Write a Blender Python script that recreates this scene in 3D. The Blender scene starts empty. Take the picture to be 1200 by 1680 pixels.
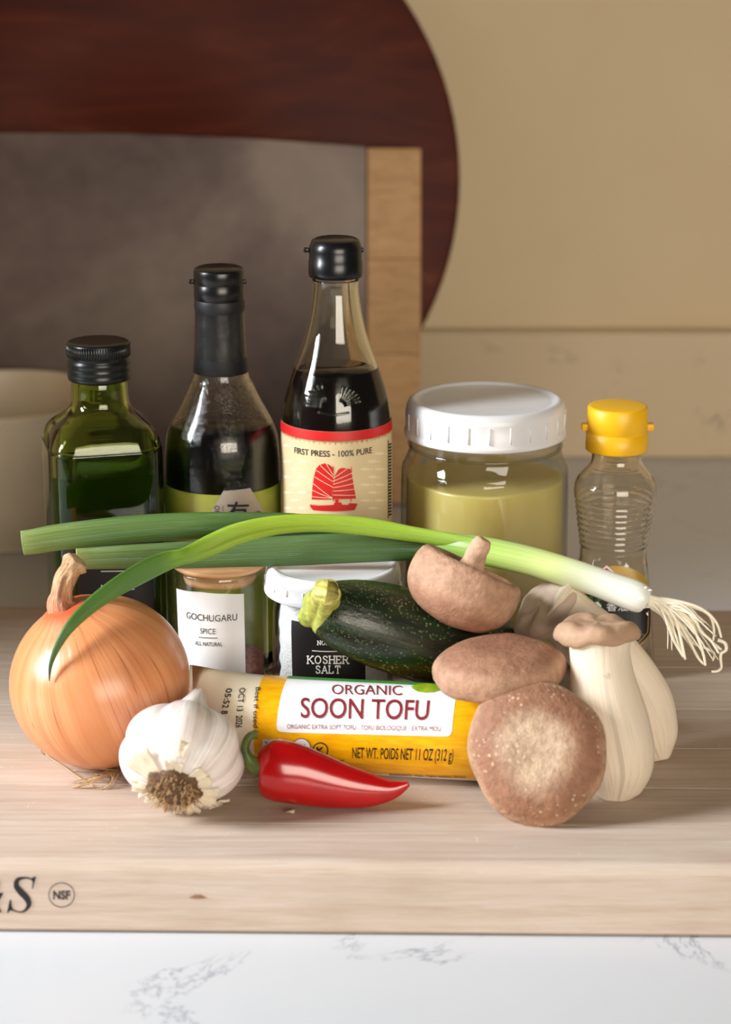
import bpy, bmesh, math, random
from mathutils import Vector, Matrix, noise
random.seed(7)
C = bpy.context.scene.collection
SC = bpy.context.scene
pi = math.pi

# ------------------------------------------------------------------ camera
F, PITCH, H = 3685.0, math.radians(16.4), 0.446
cam = bpy.data.cameras.new('camera'); camo = bpy.data.objects.new('camera', cam); C.objects.link(camo)
camo.location = (0, 0, H); camo.rotation_euler = (pi/2 - PITCH, 0, 0)
cam.sensor_fit = 'HORIZONTAL'; cam.sensor_width = 24; cam.lens = F/1200*24
cam.dof.use_dof = True; cam.dof.focus_distance = 1.165; cam.dof.aperture_fstop = 6.7
cam.clip_start = .05
SC.camera = camo
# ------------------------------------------------------------------ world, lights, exposure
w = bpy.data.worlds.new('world'); SC.world = w; w.use_nodes = True
w.node_tree.nodes['Background'].inputs[0].default_value = (1.0, .86, .72, 1)
w.node_tree.nodes['Background'].inputs[1].default_value = .06
def area(name, loc, target, sx, sy, power, col, spread=180):
    l = bpy.data.lights.new(name, 'AREA'); l.shape = 'RECTANGLE'; l.size = sx; l.size_y = sy
    l.energy = power; l.color = col; l.spread = math.radians(spread)
    o = bpy.data.objects.new(name, l); C.objects.link(o); o.location = loc
    o.rotation_euler = (Vector(target)-Vector(loc)).to_track_quat('-Z', 'Y').to_euler()
    return o
area('window_light', (-1.80, .72, .92), (-.05, 1.0, .0), .55, .8, 23, (.91, .955, 1), 90)
area('room_light', (1.1, -2.4, .85), (.1, 1.8, .15), 2.2, 1.4, 102, (1, .89, .76))
SC.view_settings.view_transform = 'Standard'; SC.view_settings.look = 'None'
SC.view_settings.exposure = 0; SC.view_settings.gamma = 1
SC.view_settings.use_curve_mapping = False

# ------------------------------------------------------------------ pixel helpers
CP, SP = math.cos(PITCH), math.sin(PITCH)
CAM = Vector((0, 0, H)); FW = Vector((0, CP, -SP)); UP = Vector((0, SP, CP))
def ray(x, y): return FW + Vector(((x-600)/F, 0, 0)) - UP*((y-840)/F)
def PY(x, y, Y): d = ray(x, y); return CAM + d*(Y/d.y)
def PZ(x, y, z): d = ray(x, y); return CAM + d*((z-H)/d.z)
def mpp(p): return (Vector(p)-CAM).dot(FW)/F           # metres per pixel at a point

# ------------------------------------------------------------------ materials
def lin(c):
    if max(c) > 1.0001 or isinstance(c[0], int):
        c = [v/255 for v in c]
        c = [v/12.92 if v <= .04045 else ((v+.055)/1.055)**2.4 for v in c]
    return (*c, 1)
class NT:
    def __init__(s, name):
        s.m = bpy.data.materials.new(name); s.m.use_nodes = True; s.t = s.m.node_tree
        s.b = s.t.nodes['Principled BSDF']; s.out = s.t.nodes['Material Output']
    def n(s, typ, **kw):
        nd = s.t.nodes.new('ShaderNode'+typ)
        for k, v in kw.items():
            if k.startswith('p_'): setattr(nd, k[2:], v)
            else:
                key = int(k[1:]) if k[0] == 'i' and k[1:].isdigit() else k.replace('_', ' ')
                if hasattr(v, 'is_output'): s.t.links.new(v, nd.inputs[key])
                else: nd.inputs[key].default_value = v
        return nd
    def set(s, **kw):
        for k, v in kw.items():
            k = k.replace('_', ' ')
            if hasattr(v, 'is_output'): s.t.links.new(v, s.b.inputs[k])
            else: s.b.inputs[k].default_value = v
    def coord(s, kind='Object', scale=(1, 1, 1), rot=(0, 0, 0), loc=(0, 0, 0)):
        tc = s.n('TexCoord'); mp = s.n('Mapping', Vector=tc.outputs[kind], Scale=scale, Rotation=rot, Location=loc)
        return mp.outputs[0]
    def noise(s, vec, scale=5., detail=4., rough=.5, dist=0.):
        return s.n('TexNoise', Vector=vec, Scale=scale, Detail=detail, Roughness=rough, Distortion=dist).outputs[0]
    def ramp(s, fac, stops, interp='LINEAR'):
        r = s.n('ValToRGB', Fac=fac); cr = r.color_ramp; cr.interpolation = interp
        while len(cr.elements) < len(stops): cr.elements.new(.5)
        for e, (p, c) in zip(cr.elements, stops): e.position = p; e.color = lin(c)
        return r.outputs[0]
    def mix(s, fac, a, b, blend='MIX'):
        m = s.n('Mix', p_data_type='RGBA', p_blend_type=blend)
        for i, v in ((0, fac), (6, a), (7, b)):
            if hasattr(v, 'is_output'): s.t.links.new(v, m.inputs[i])
            elif i == 0: m.inputs[0].default_value = v
            else: m.inputs[i].default_value = lin(v)
        return m.outputs[2]
    def math(s, op, a, b=0., c=None):
        m = s.n('Math', p_operation=op)
        for i, v in enumerate((a, b) if c is None else (a, b, c)):
            if hasattr(v, 'is_output'): s.t.links.new(v, m.inputs[i])
            else: m.inputs[i].default_value = v
        return m.outputs[0]
    def bump(s, h, strength=.3, dist=.001):
        s.set(Normal=s.n('Bump', Height=h, Strength=strength, Distance=dist).outputs[0])

def plain(name, col, rough=.5, var=.06, nscale=40, spec=.5, bump=0, bscale=300, **kw):
    k = NT(name); v = k.coord(); c = lin(col)
    f = k.noise(v, nscale, 4)
    a = tuple(min(1, x*(1-var)) for x in c[:3]); b = tuple(min(1, x*(1+var)) for x in c[:3])
    k.set(Base_Color=k.ramp(f, [(.3, a), (.7, b)]), Roughness=rough, Specular_IOR_Level=spec)
    if bump: k.bump(k.noise(v, bscale, 3), bump)
    k.set(**kw)
    return k.m
def glass(name, col=(1., 1., 1.), rough=0., ior=1.45, drops=0):
    k = NT(name); k.set(Base_Color=(*col, 1), Transmission_Weight=1., Roughness=rough, IOR=ior)
    if drops:
        v = k.coord(); vo = k.n('TexVoronoi', Vector=v, Scale=drops)
        k.bump(k.ramp(vo.outputs[0], [(.0, (1., 1., 1.)), (.45, (0., 0., 0.))]), .28, .0003)
    return k.m
def thin_glass(name, tint=(.93, .94, .92), edge=(.66, .66, .6)):
    k = NT(name); lw = k.n('LayerWeight', Blend=.35)
    col = k.mix(k.math('POWER', lw.outputs[1], 2.), tint, edge)
    tr = k.n('BsdfTransparent', Color=col); gl = k.n('BsdfGlossy', Roughness=.04)
    fr = k.math('MULTIPLY_ADD', k.math('POWER', lw.outputs[1], 4.), .8, .045); lw.inputs[0].default_value = .5
    mx = k.n('MixShader', Fac=fr); k.t.links.new(tr.outputs[0], mx.inputs[1]); k.t.links.new(gl.outputs[0], mx.inputs[2])
    k.t.links.new(mx.outputs[0], k.out.inputs[0]); return k.m

def wood(name, cols, grain=(3, 60, 60), nscale=6, rough=.5, bump=.12, rnd=.25, scratch=0):
    k = NT(name); v = k.coord('Object', grain); oi = k.n('ObjectInfo')
    sh = k.n('VectorMath', p_operation='ADD'); k.t.links.new(v, sh.inputs[0])
    cmb = k.n('CombineXYZ', X=k.math('MULTIPLY', oi.outputs['Random'], 37.), Y=k.math('MULTIPLY', oi.outputs['Random'], 91.))
    k.t.links.new(cmb.outputs[0], sh.inputs[1]); v2 = sh.outputs[0]
    f = k.noise(v2, nscale, 6, .6, .6)
    base = k.ramp(f, [(.25, cols[0]), (.5, cols[1]), (.75, cols[2])])
    fine = k.noise(v2, nscale*6, 3, .6)
    base = k.mix(.25, base, k.ramp(fine, [(.3, cols[0]), (.7, cols[2])]))
    blot = k.noise(k.coord('Object', (9, 14, 14)), 1.3, 3, .5)
    base = k.mix(k.ramp(blot, [(.5, (0., 0., 0.)), (.72, (.45, .45, .45))]), base, cols[0])
    hs = k.n('HueSaturation', Color=base, Value=k.math('MULTIPLY_ADD', oi.outputs['Random'], rnd, 1-rnd/2))
    col = hs.outputs[0]
    if scratch:
        sc_ = k.noise(k.coord('Object', (45, 25, 220)), 6, 5, .75, 1.2)
        col = k.mix(k.ramp(sc_, [(.63, (0., 0., 0.)), (.72, (scratch,)*3)]), col, (.9, .86, .82))
    k.set(Base_Color=col, Roughness=rough, Specular_IOR_Level=.35); k.bump(fine, bump, .0006)
    return k.m

M = {}
M['maple'] = wood('maple_wood', [(178, 154, 134), (199, 180, 163), (210, 197, 185)], (2.6, 60, 60), 4, .55, .12, .10, .55)
# wall paint
k = NT('wall_paint'); v = k.coord(); k.set(Base_Color=k.ramp(k.noise(v, 6, 3), [(.3, (205, 184, 147)), (.7, (211, 191, 155))]), Roughness=.75)
k.bump(k.noise(v, 250, 3), .08); M['wall'] = k.m
def quartz(name, base, base2, vein):
    k = NT(name); v = k.coord()
    n1 = k.noise(v, 6.5, 9, .66, .9); a = k.math('ABSOLUTE', k.math('SUBTRACT', n1, .5))
    ve = k.ramp(a, [(.0, (1., 1., 1.)), (.009, (.0, .0, .0))])
    msk = k.ramp(k.noise(v, 15, 3), [(.52, (0., 0., 0.)), (.64, (.8, .8, .8))])
    f = k.mix(1., ve, msk, 'MULTIPLY')
    sp = k.ramp(k.noise(v, 26, 5, .6), [(.70, (0., 0., 0.)), (.76, (.5, .5, .5))])
    f = k.mix(1., f, sp, 'ADD')
    k.set(Base_Color=k.mix(f, k.mix(k.noise(v, 5, 3), base, base2), vein), Roughness=.28, Specular_IOR_Level=.4); return k.m
M['quartz'] = quartz('white_quartz', (208, 210, 213), (200, 203, 207), (128, 132, 146))
M['splash'] = quartz('warm_tinted_quartz', (204, 184, 152), (194, 174, 142), (124, 106, 88))  # the counter's white quartz with warm rear light painted into its colour
M['black_plastic'] = plain('black_plastic', (16, 16, 18), .28, .15)
M['black_matte'] = plain('black_sleeve', (20, 20, 25), .5, .1)
M['screw_cap'] = plain('dark_green_black_metal', (26, 29, 28), .3, .15, Metallic=.3)
M['white_plastic'] = plain('white_plastic', (228, 228, 230), .35, .02, Subsurface_Weight=.1, Subsurface_Radius=(.004, .004, .004))
M['yellow_plastic'] = plain('yellow_plastic', (248, 190, 20), .4, .03)
M['clear_glass'] = glass('clear_glass', (.94, .95, .86))
M['tamari_glass'] = glass('misted_clear_glass', (.93, .92, .86), .02, 1.45, 1500)
M['green_glass'] = glass('green_glass', (.6, .72, .25))
M['pet'] = glass('clear_plastic', (.95, .92, .84), .02, 1.42)
M['jar_glass'] = thin_glass('jar_glass')
M['soy'] = plain('dark_sauce', (7, 5, 7), .12, .3)
M['fish_sauce'] = plain('red_brown_sauce', (20, 8, 9), .12, .3)
k = NT('green_oil'); k.set(Base_Color=lin((84, 116, 22)), Transmission_Weight=.85, Roughness=.08, IOR=1.05); M['oil'] = k.m
k = NT('broth'); v = k.coord('Object', (1, 1, .6)); k.set(Base_Color=k.ramp(k.noise(v, 30, 4), [(.3, (198, 180, 104)), (.7, (212, 194, 122))]), Roughness=.3, Subsurface_Weight=.6, Subsurface_Radius=(.03, .026, .01), Subsurface_Scale=1.); M['broth'] = k.m
M['salt'] = plain('coarse_salt', (226, 228, 232), .8, .08, 500, .3, 1.0, 700)
M['flakes'] = plain('chilli_flakes', (150, 92, 84), .8, .5, 400, .3, 1.0, 500)
M['cork'] = wood('pale_lid_wood', [(190, 140, 95), (212, 168, 122), (225, 186, 142)], (8, 8, 60), 5, .6)
M['paper_white'] = plain('white_label_paper', (226, 224, 224), .6, .02)
M['paper_cream'] = plain('cream_label_paper', (226, 204, 160), .55, .02)
M['paper_black'] = plain('black_label_paper', (13, 12, 15), .45, .1)
M['ink_black'] = plain('black_ink', (22, 20, 24), .5, .1)
M['ink_white'] = plain('white_ink', (235, 235, 235), .5, .02)
M['ink_cream'] = plain('pale_cream_ink', (240, 224, 190), .5, .02)
M['ink_red'] = plain('red_ink', (210, 28, 26), .45, .05)
M['ink_maroon'] = plain('maroon_ink', (122, 28, 38), .5, .05)
M['ink_grey'] = plain('grey_ink', (120, 112, 110), .6, .05)
M['ink_green'] = plain('green_ink', (70, 150, 60), .5, .05)
M['gold'] = plain('gold_ink', (190, 150, 60), .4, .08)
M['film_cream'] = plain('cream_film', (238, 226, 202), .3, .03, 60, .5, .25, 90)
M['film_white'] = plain('white_film', (240, 238, 240), .28, .02, 60, .5, .3, 120)
k = NT('yellow_film'); v = k.coord('Object', (12, 90, 90)); k.set(Base_Color=k.ramp(k.noise(v, 5, 4), [(.3, (234, 158, 4)), (.7, (252, 192, 18))]), Roughness=.25); k.bump(k.noise(k.coord(), 110, 3), .3); M['film_yellow'] = k.m
M['ceramic'] = plain('cream_ceramic', (230, 216, 190), .4, .04)
k = NT('green_label'); v = k.coord('Object', (1, 1, 2)); k.set(Base_Color=k.ramp(k.noise(v, 30, 3), [(.35, (120, 142, 34)), (.55, (158, 164, 66)), (.75, (176, 170, 92))]), Roughness=.45); M['label_green'] = k.m
M['label_grey'] = plain('grey_label', (176, 164, 150), .5, .04)

# ------------------------------------------------------------------ mesh helpers
def obj(name, verts, faces, mat, parent=None, smooth=True, uv=None, kind=None, recalc=True):
    me = bpy.data.meshes.new(name); me.from_pydata([tuple(v) for v in verts], [], faces); me.validate()
    if recalc:
        bm = bmesh.new(); bm.from_mesh(me); bmesh.ops.recalc_face_normals(bm, faces=bm.faces); bm.to_mesh(me); bm.free()
    if uv:
        ul = me.uv_layers.new(name='UVMap')
        for l in me.loops: ul.data[l.index].uv = uv[l.vertex_index]
    if smooth:
        for p in me.polygons: p.use_smooth = True
    me.materials.append(M[mat] if isinstance(mat, str) else mat)
    o = bpy.data.objects.new(name, me); C.objects.link(o)
    if parent:
        o.parent = parent; o.matrix_parent_inverse = Matrix.Translation(-parent.location)
    if kind: o['kind'] = kind
    return o
def thing(name, label, cat, loc=(0, 0, 0), group=None):
    o = bpy.data.objects.new(name, None); C.objects.link(o); o.empty_display_size = .01
    o.location = loc; o['label'] = label; o['category'] = cat
    if group: o['group'] = group
    return o
def catmull(pts, n):
    out = []; P = [tuple(p) for p in pts]; P = [P[0]] + P + [P[-1]]
    for i in range(1, len(P)-2):
        for j in range(n):
            t = j/n; a, b, c, d = P[i-1], P[i], P[i+1], P[i+2]
            out.append(tuple(.5*(2*b[q]+(c[q]-a[q])*t+(2*a[q]-5*b[q]+4*c[q]-d[q])*t*t+(-a[q]+3*b[q]-3*c[q]+d[q])*t**3) for q in range(len(b))))
    out.append(P[-2]); return out
def grid(nu, nv, fn, closed=True):
    """nv rows of nu verts, fn(i,j)->(Vector, uv); row 0 and last may collapse to caps by the caller"""
    V, U, Fc = [], [], []
    for j in range(nv):
        for i in range(nu): p, u = fn(i, j); V.append(p); U.append(u)
    for j in range(nv-1):
        for i in range(nu if closed else nu-1):
            a = j*nu+i; b = j*nu+(i+1) % nu; Fc.append((a, b, b+nu, a+nu))
    return V, U, Fc
def close_ends(V, U, Fc, nu, nv):
    for j in (0, nv-1):
        ring = range(j*nu, j*nu+nu); c = Vector((0, 0, 0))
        for i in ring: c += V[i]
        V.append(c/nu); U.append((.5, 0 if j == 0 else 1)); ci = len(V)-1
        for i in range(nu): Fc.append((j*nu+i, j*nu+(i+1) % nu, ci))
def frame(ez, hint=Vector((0, -1, 0))):
    ez = Vector(ez).normalized(); ex = hint - ez*hint.dot(ez)
    if ex.length < 1e-4: ex = Vector((1, 0, 0)) - ez*ez.x
    ex.normalize(); return ex, ez.cross(ex), ez
def sweep(pts, sub=6, seg=20, wob=0, wfreq=60, lobes=None, flat_end=False):
    """pts: list of (Vector centre, ra, rb); ra lies in the plane of 'hint' (towards camera), rb across"""
    P = catmull([(*p[0], p[1], p[2]) for p in pts], sub); nv = len(P)
    cs = [Vector(p[:3]) for p in P]; ex = None; rows = []
    for j in range(nv):
        t = (cs[min(j+1, nv-1)]-cs[max(j-1, 0)]).normalized()
        if ex is None: ex = frame(t)[0]
        else: ex = (ex - t*ex.dot(t)).normalized()
        rows.append((cs[j], ex.copy(), t.cross(ex), P[j][3], P[j][4]))
    def fn(i, j):
        a = 2*pi*i/seg; c, e, g, ra, rb = rows[j]; k = 1.
        if lobes: k = lobes(a, j/(nv-1))
        p = c + (e*math.cos(a)*ra + g*math.sin(a)*rb)*k
        if wob: p = p + (p-c).normalized()*noise.noise(p*wfreq)*wob if (p-c).length > 1e-6 else p
        return p, (i/seg, j/(nv-1))
    V, U, Fc = grid(seg, nv, fn); close_ends(V, U, Fc, seg, nv)
    return V, Fc, U
def lathe(profile, org, ez, seg=48, hint=Vector((0, -1, 0)), fn=None):
    """profile (r,h) along ez; fn(p, ang, k) tweaks radius"""
    ex, ey, ez = frame(ez, hint); nv = len(profile)
    def g(i, j):
        a = 2*pi*i/seg; r, h = profile[j]
        if fn: r, h = fn(r, h, a, j/(nv-1))
        return Vector(org) + (ex*math.cos(a)+ey*math.sin(a))*r + ez*h, (i/seg, j/(nv-1))
    V, U, Fc = grid(seg, nv, g); close_ends(V, U, Fc, seg, nv)
    return V, Fc, U
def merge(parts):
    V, Fc = [], []
    for v, f in parts:
        o = len(V); V += v; Fc += [tuple(i+o for i in q) for q in f]
    return V, Fc
def box(x0, x1, y0, y1, z0, z1):
    V = [Vector(p) for p in ((x0, y0, z0), (x1, y0, z0), (x1, y1, z0), (x0, y1, z0), (x0, y0, z1), (x1, y0, z1), (x1, y1, z1), (x0, y1, z1))]
    return V, [(0, 3, 2, 1), (4, 5, 6, 7), (0, 1, 5, 4), (1, 2, 6, 5), (2, 3, 7, 6), (3, 0, 4, 7)]
def bevel(o, w, n=2):
    m = o.modifiers.new('bevel', 'BEVEL'); m.width = w; m.segments = n; m.limit_method = 'ANGLE'

class Loft:
    """a body of superelliptic sections along ez; prof = (h, rx, ry, n)"""
    def __init__(s, org, prof, ex=(1, 0, 0), ey=(0, 1, 0), ez=(0, 0, 1), along=False):
        s.o = Vector(org); s.ex, s.ey, s.ez = Vector(ex), Vector(ey), Vector(ez)
        s.p = sorted(prof, key=lambda q: q[0]); s.along = along
    def sec(s, h):
        p = s.p
        if h <= p[0][0]: return p[0][1:]
        for a, b in zip(p, p[1:]):
            if h <= b[0]:
                t = (h-a[0])/max(1e-9, b[0]-a[0]); return tuple(a[q]+(b[q]-a[q])*t for q in (1, 2, 3))
        return p[-1][1:]
    def rad(s, th, h):
        rx, ry, n = s.sec(h)
        return ((abs(math.cos(th))/rx)**n + (abs(math.sin(th))/ry)**n)**(-1/n)
    def pt(s, th, h, off=0.):
        r = s.rad(th, h)+off
        return s.o + s.ex*(math.cos(th)*r) + s.ey*(math.sin(th)*r) + s.ez*h
    def hit(s, x, y):
        d = ray(x, y); d = d/d.y; t0 = s.o.y-.12; prev = None
        def f(t):
            q = CAM + d*t - s.o; a, b, h = q.dot(s.ex), q.dot(s.ey), q.dot(s.ez)
            return math.hypot(a, b) - s.rad(math.atan2(b, a), h), math.atan2(b, a), h
        best = (9, 0, 0)
        for i in range(400):
            t = t0+i*.0006; v = f(t)
            if v[0] < best[0]: best = v
            if v[0] < 0:
                lo, hi = t-.0006, t
                for _ in range(20):
                    mid = (lo+hi)/2
                    if f(mid)[0] < 0: hi = mid
                    else: lo = mid
                return f(hi)[1:]
        return best[1:]
    # print coordinates: (a,b) = rightwards, upwards on the surface
    def ab(s, x, y):
        th, h = s.hit(x, y)
        return (h, th) if s.along else (th, h)
    def from_ab(s, a, b, off):
        return s.pt(b, a, off) if s.along else s.pt(a, b, off)
    def mesh(s, h0, h1, wall=None, floor=.004, seg=64, n=60, inset=0., open_top=False):
        hs = sorted(set([h0, h1] + [q[0] for q in s.p if h0 < q[0] < h1] + [h0+(h1-h0)*i/n for i in range(n+1)]))
        rows = [(h, inset) for h in hs]
        if wall: rows += [(max(h, h0+floor), wall) for h in reversed(hs) if h >= h0+floor] + [(h0+floor, wall)]
        def fn(i, j):
            th = 2*pi*i/seg; h, off = rows[j]; return s.pt(th, h, -off), (i/seg, (h-h0)/(h1-h0))
        V, U, Fc = grid(seg, len(rows), fn); close_ends(V, U, Fc, seg, len(rows))
        return V, Fc, U
    # bm in (a,b) units -> mesh wrapped on surface
    def wrap(s, name, bm, mat, parent, off=.0002, ca=.05, cb=.002, uv=False):
        if s.along: ca, cb = .006, .05
        vs = [v.co for v in bm.verts]
        for axis, step in ((0, ca), (1, cb)):
            if not bm.verts: continue
            lo = min(v.co[axis] for v in bm.verts); hi = max(v.co[axis] for v in bm.verts)
            q = math.floor(lo/step)*step+step
            while q < hi-1e-7:
                no = Vector((1, 0, 0)) if axis == 0 else Vector((0, 1, 0))
                bmesh.ops.bisect_plane(bm, geom=bm.verts[:]+bm.edges[:]+bm.faces[:], plane_co=no*q, plane_no=no, dist=1e-7)
                q += step
        for v in bm.verts: v.co = s.from_ab(v.co.x, v.co.y, off)
        me = bpy.data.meshes.new(name); bm.to_mesh(me); bm.free()
        for p in me.polygons: p.use_smooth = True
        me.materials.append(M[mat] if isinstance(mat, str) else mat)
        o = bpy.data.objects.new(name, me); C.objects.link(o)
        o.parent = parent; o.matrix_parent_inverse = Matrix.Translation(-parent.location)
        return o
class Flat:
    """flat surface with the same interface; a,b in metres along ex, ey from origin"""
    along = False
    def __init__(s, org, ex, ey): s.o = Vector(org); s.ex, s.ey = Vector(ex).normalized(), Vector(ey).normalized(); s.n = s.ex.cross(s.ey)
    def ab(s, x, y):
        d = ray(x, y); q = CAM + d*((s.o-CAM).dot(s.n)/d.dot(s.n)) - s.o; return q.dot(s.ex), q.dot(s.ey)
    def from_ab(s, a, b, off): return s.o+s.ex*a+s.ey*b+s.n*off
    def wrap(s, *a, **k): k.update(ca=9, cb=9); return Loft.wrap(s, *a, **k)
def polys_bm(polys):
    bm = bmesh.new()
    for P in polys:
        vs = [bm.verts.new((a, b, 0)) for a, b in P]
        if len(vs) > 2: bm.faces.new(vs)
    bmesh.ops.triangulate(bm, faces=bm.faces[:]); return bm
def px_polys(S, polys): return polys_bm([[S.ab(*p) for p in P] for P in polys])
def rounded(x0, y0, x1, y1, r, n=5, corners=(1, 1, 1, 1)):
    out = []
    for (cx, cy, a0), on in zip(((x0+r, y0+r, pi), (x1-r, y0+r, 1.5*pi), (x1-r, y1-r, 0), (x0+r, y1-r, .5*pi)), corners):
        if on: out += [(cx+r*math.cos(a0+i*pi/2/n), cy+r*math.sin(a0+i*pi/2/n)) for i in range(n+1)]
        else: out.append((x0 if cx < (x0+x1)/2 else x1, y0 if cy < (y0+y1)/2 else y1))
    return out
def strokes(lines, w):
    """list of polylines -> list of quads of width w (px)"""
    out = []
    for L in lines:
        for (x0, y0), (x1, y1) in zip(L, L[1:]):
            d = math.hypot(x1-x0, y1-y0) or 1; nx, ny = -(y1-y0)/d*w/2, (x1-x0)/d*w/2
            ex, ey = (x1-x0)/d*w*.3, (y1-y0)/d*w*.3
            out.append([(x0-ex+nx, y0-ey+ny), (x0-ex-nx, y0-ey-ny), (x1+ex-nx, y1+ey-ny), (x1+ex+nx, y1+ey+ny)])
    return out
def text_bm(txt, bold=0., shear=0.):
    cu = bpy.data.curves.new('t', 'FONT'); cu.body = txt; cu.size = 1; cu.resolution_u = 4; cu.offset = bold
    o = bpy.data.objects.new('t', cu); C.objects.link(o)
    dg = bpy.context.evaluated_depsgraph_get(); me = bpy.data.meshes.new_from_object(o.evaluated_get(dg))
    bm = bmesh.new(); bm.from_mesh(me); bpy.data.objects.remove(o); bpy.data.curves.remove(cu); bpy.data.meshes.remove(me)
    bmesh.ops.remove_doubles(bm, verts=bm.verts[:], dist=1e-5)
    for v in bm.verts: v.co.x += v.co.y*shear; v.co.z = 0
    xs = [v.co.x for v in bm.verts]; ys = [v.co.y for v in bm.verts]
    x0, x1, y0, y1 = min(xs), max(xs), min(ys), max(ys)
    for v in bm.verts: v.co.x = (v.co.x-x0)/(x1-x0); v.co.y = (v.co.y-y0)/(y1-y0)
    return bm
def text(S, name, txt, quad, mat, parent, bold=0., off=.0004, shear=0.):
    """quad in pixels: top-left, top-right, bottom-right, bottom-left of the written line"""
    bm = text_bm(txt, bold, shear); tl, tr, br, bl = [Vector(S.ab(*p)) for p in quad]
    for v in bm.verts:
        u, t = v.co.x, v.co.y; q = (bl*(1-u)+br*u)*(1-t) + (tl*(1-u)+tr*u)*t; v.co = (q.x, q.y, 0)
    return S.wrap(name, bm, mat, parent, off)
def q4(x0, y0, x1, y1, dy=0): return ((x0, y0), (x1, y0+dy), (x1, y1+dy), (x0, y1))
def prof_px(xc, Y, rows, sub=6, floor=True, X=None):
    """rows (y, halfwidth px, exponent, [ry factor]) top to bottom on the axis plane -> (h, rx, ry, n), axis X"""
    pts = []
    for r in rows:
        p = PY(xc, r[0], Y); k = mpp(p); pts.append((p.z, r[1]*k, r[1]*k*(r[3] if len(r) > 3 else 1), r[2]))
    return catmull(pts, sub) if sub > 1 else pts
def axis_x(x, y, Y): return PY(x, y, Y).x
def zpx(x, y, Y): return PY(x, y, Y).z

# ================================================================== the setting
ZC = -.036                                             # countertop height (board top is 0)
WALL_Y = 1.815
def structure(o, label=None, cat=None):
    o['kind'] = 'structure'
    if label: o['label'] = label; o['category'] = cat
    return o
structure(obj('light_blocker_left', *box(-.78, -.62, 1.07, WALL_Y-.0005, ZC+.0002, 1.5), 'wall', smooth=False), 'added beige light-blocking wall left of the view', 'wall')  # added out of view to keep window light off the rear counter
zs = zpx(600, 545, WALL_Y-.02)
structure(obj('wall_back', *box(-1.6, 1.6, WALL_Y, WALL_Y+.1, ZC-.04, 1.5), 'wall', smooth=False), 'plain beige painted wall behind the counter', 'wall')
o = structure(obj('trim_1', *box(-1.6, 1.6, WALL_Y-.02, WALL_Y-.0005, ZC, zs), 'splash', smooth=False), 'low quartz backsplash tinted with painted warm light along the beige wall', 'backsplash'); bevel(o, .002)
o = structure(obj('countertop', *box(-1.6, 1.6, .6, WALL_Y-.0005, ZC-.04, ZC), 'quartz', smooth=False), 'white quartz countertop with fine grey veins', 'countertop'); bevel(o, .003)

# ------------------------------------------------------------------ cutting board
cb = thing('cutting_board', 'thick pale maple cutting board holding all the ingredients', 'cutting board', (0, 1.1, ZC))
YAW = math.radians(-1.0)
def yawed(V, c=Vector((0, .95, 0))):
    R = Matrix.Rotation(YAW, 3, 'Z'); return [R @ (Vector(v)-c) + c for v in V]
YF = PZ(600, 1412, 0).y - .004; YB = PZ(900, 998, 0).y; XR = PZ(1183, 1000, 0).x+.002; XL = -.30
joints = [YF, PZ(300, 1352, 0).y, PZ(300, 1290, 0).y, PZ(300, 1225, 0).y, PZ(300, 1160, 0).y, PZ(1100, 1092, 0).y, YB]
for i in range(6):
    y0, y1 = joints[i]+(.00012 if i else 0), joints[i+1]-(.00012 if i < 5 else 0); b = .0006; zt = 0; zb = ZC+.0003
    if i == 0:
        pr = [(y0+.002, zb), (y0, zb+.002)] + [(y0+.006-.006*math.cos(a), zt-.006+.006*math.sin(a)) for a in [q*pi/12 for q in range(7)]] + [(y1-b, zt), (y1, zt-b), (y1, zb)]
    else:
        pr = [(y0, zb), (y0, zt-b), (y0+b, zt), (y1-b, zt), (y1, zt-b), (y1, zb)]
    n = len(pr); V = [Vector((XL, y, z)) for y, z in pr] + [Vector((XR, y, z)) for y, z in pr]
    Fc = [(q, (q+1) % n, (q+1) % n+n, q+n) for q in range(n)] + [tuple(range(n))[::-1], tuple(range(n, 2*n))]
    o = obj('stave', yawed(V), Fc, 'maple', cb, smooth=False)
    if i == 5:
        bm = bmesh.new(); bm.from_mesh(o.data)
        es = [e for e in bm.edges if all(v.co.x > XR-.02 for v in e.verts) and all(v.co.y > YB-.012 for v in e.verts) and abs(e.verts[0].co.z-e.verts[1].co.z) > .01]
        bmesh.ops.bevel(bm, geom=es, offset=.008, segments=5, affect='EDGES'); bm.to_mesh(o.data); bm.free()
# stamped lettering on the front edge
R2 = Matrix.Rotation(YAW, 3, 'Z')
FF = Flat(yawed([Vector((0, YF, -.018))])[0], R2 @ Vector((1, 0, 0)), (0, 0, 1))
c4 = lambda x, y: (x/5, 1400+y/5)
spine = catmull([(278, 232, 10), (255, 208, 12), (205, 199, 16), (148, 215, 34), (136, 265, 46), (175, 318, 54), (222, 368, 52), (238, 420, 40), (205, 468, 20), (160, 480, 10), (105, 462, 12), (82, 430, 10)], 5)
L_, R_ = [], []
for i, p in enumerate(spine):
    a, b = spine[max(0, i-1)], spine[min(len(spine)-1, i+1)]; d = math.hypot(b[0]-a[0], b[1]-a[1]); nx, ny = -(b[1]-a[1])/d*p[2]/2, (b[0]-a[0])/d*p[2]/2
    L_.append(c4(p[0]+nx, p[1]+ny)); R_.append(c4(p[0]-nx, p[1]-ny))
S_quads = [[L_[i], L_[i+1], R_[i+1], R_[i]] for i in range(len(L_)-1)]
S_quads += [[c4(*q) for q in P] for P in ([(298, 186), (272, 290), (262, 286), (270, 235), (255, 210), (270, 195)], [(92, 378), (100, 440), (115, 465), (78, 470), (70, 488), (58, 484), (82, 380)])]
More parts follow.
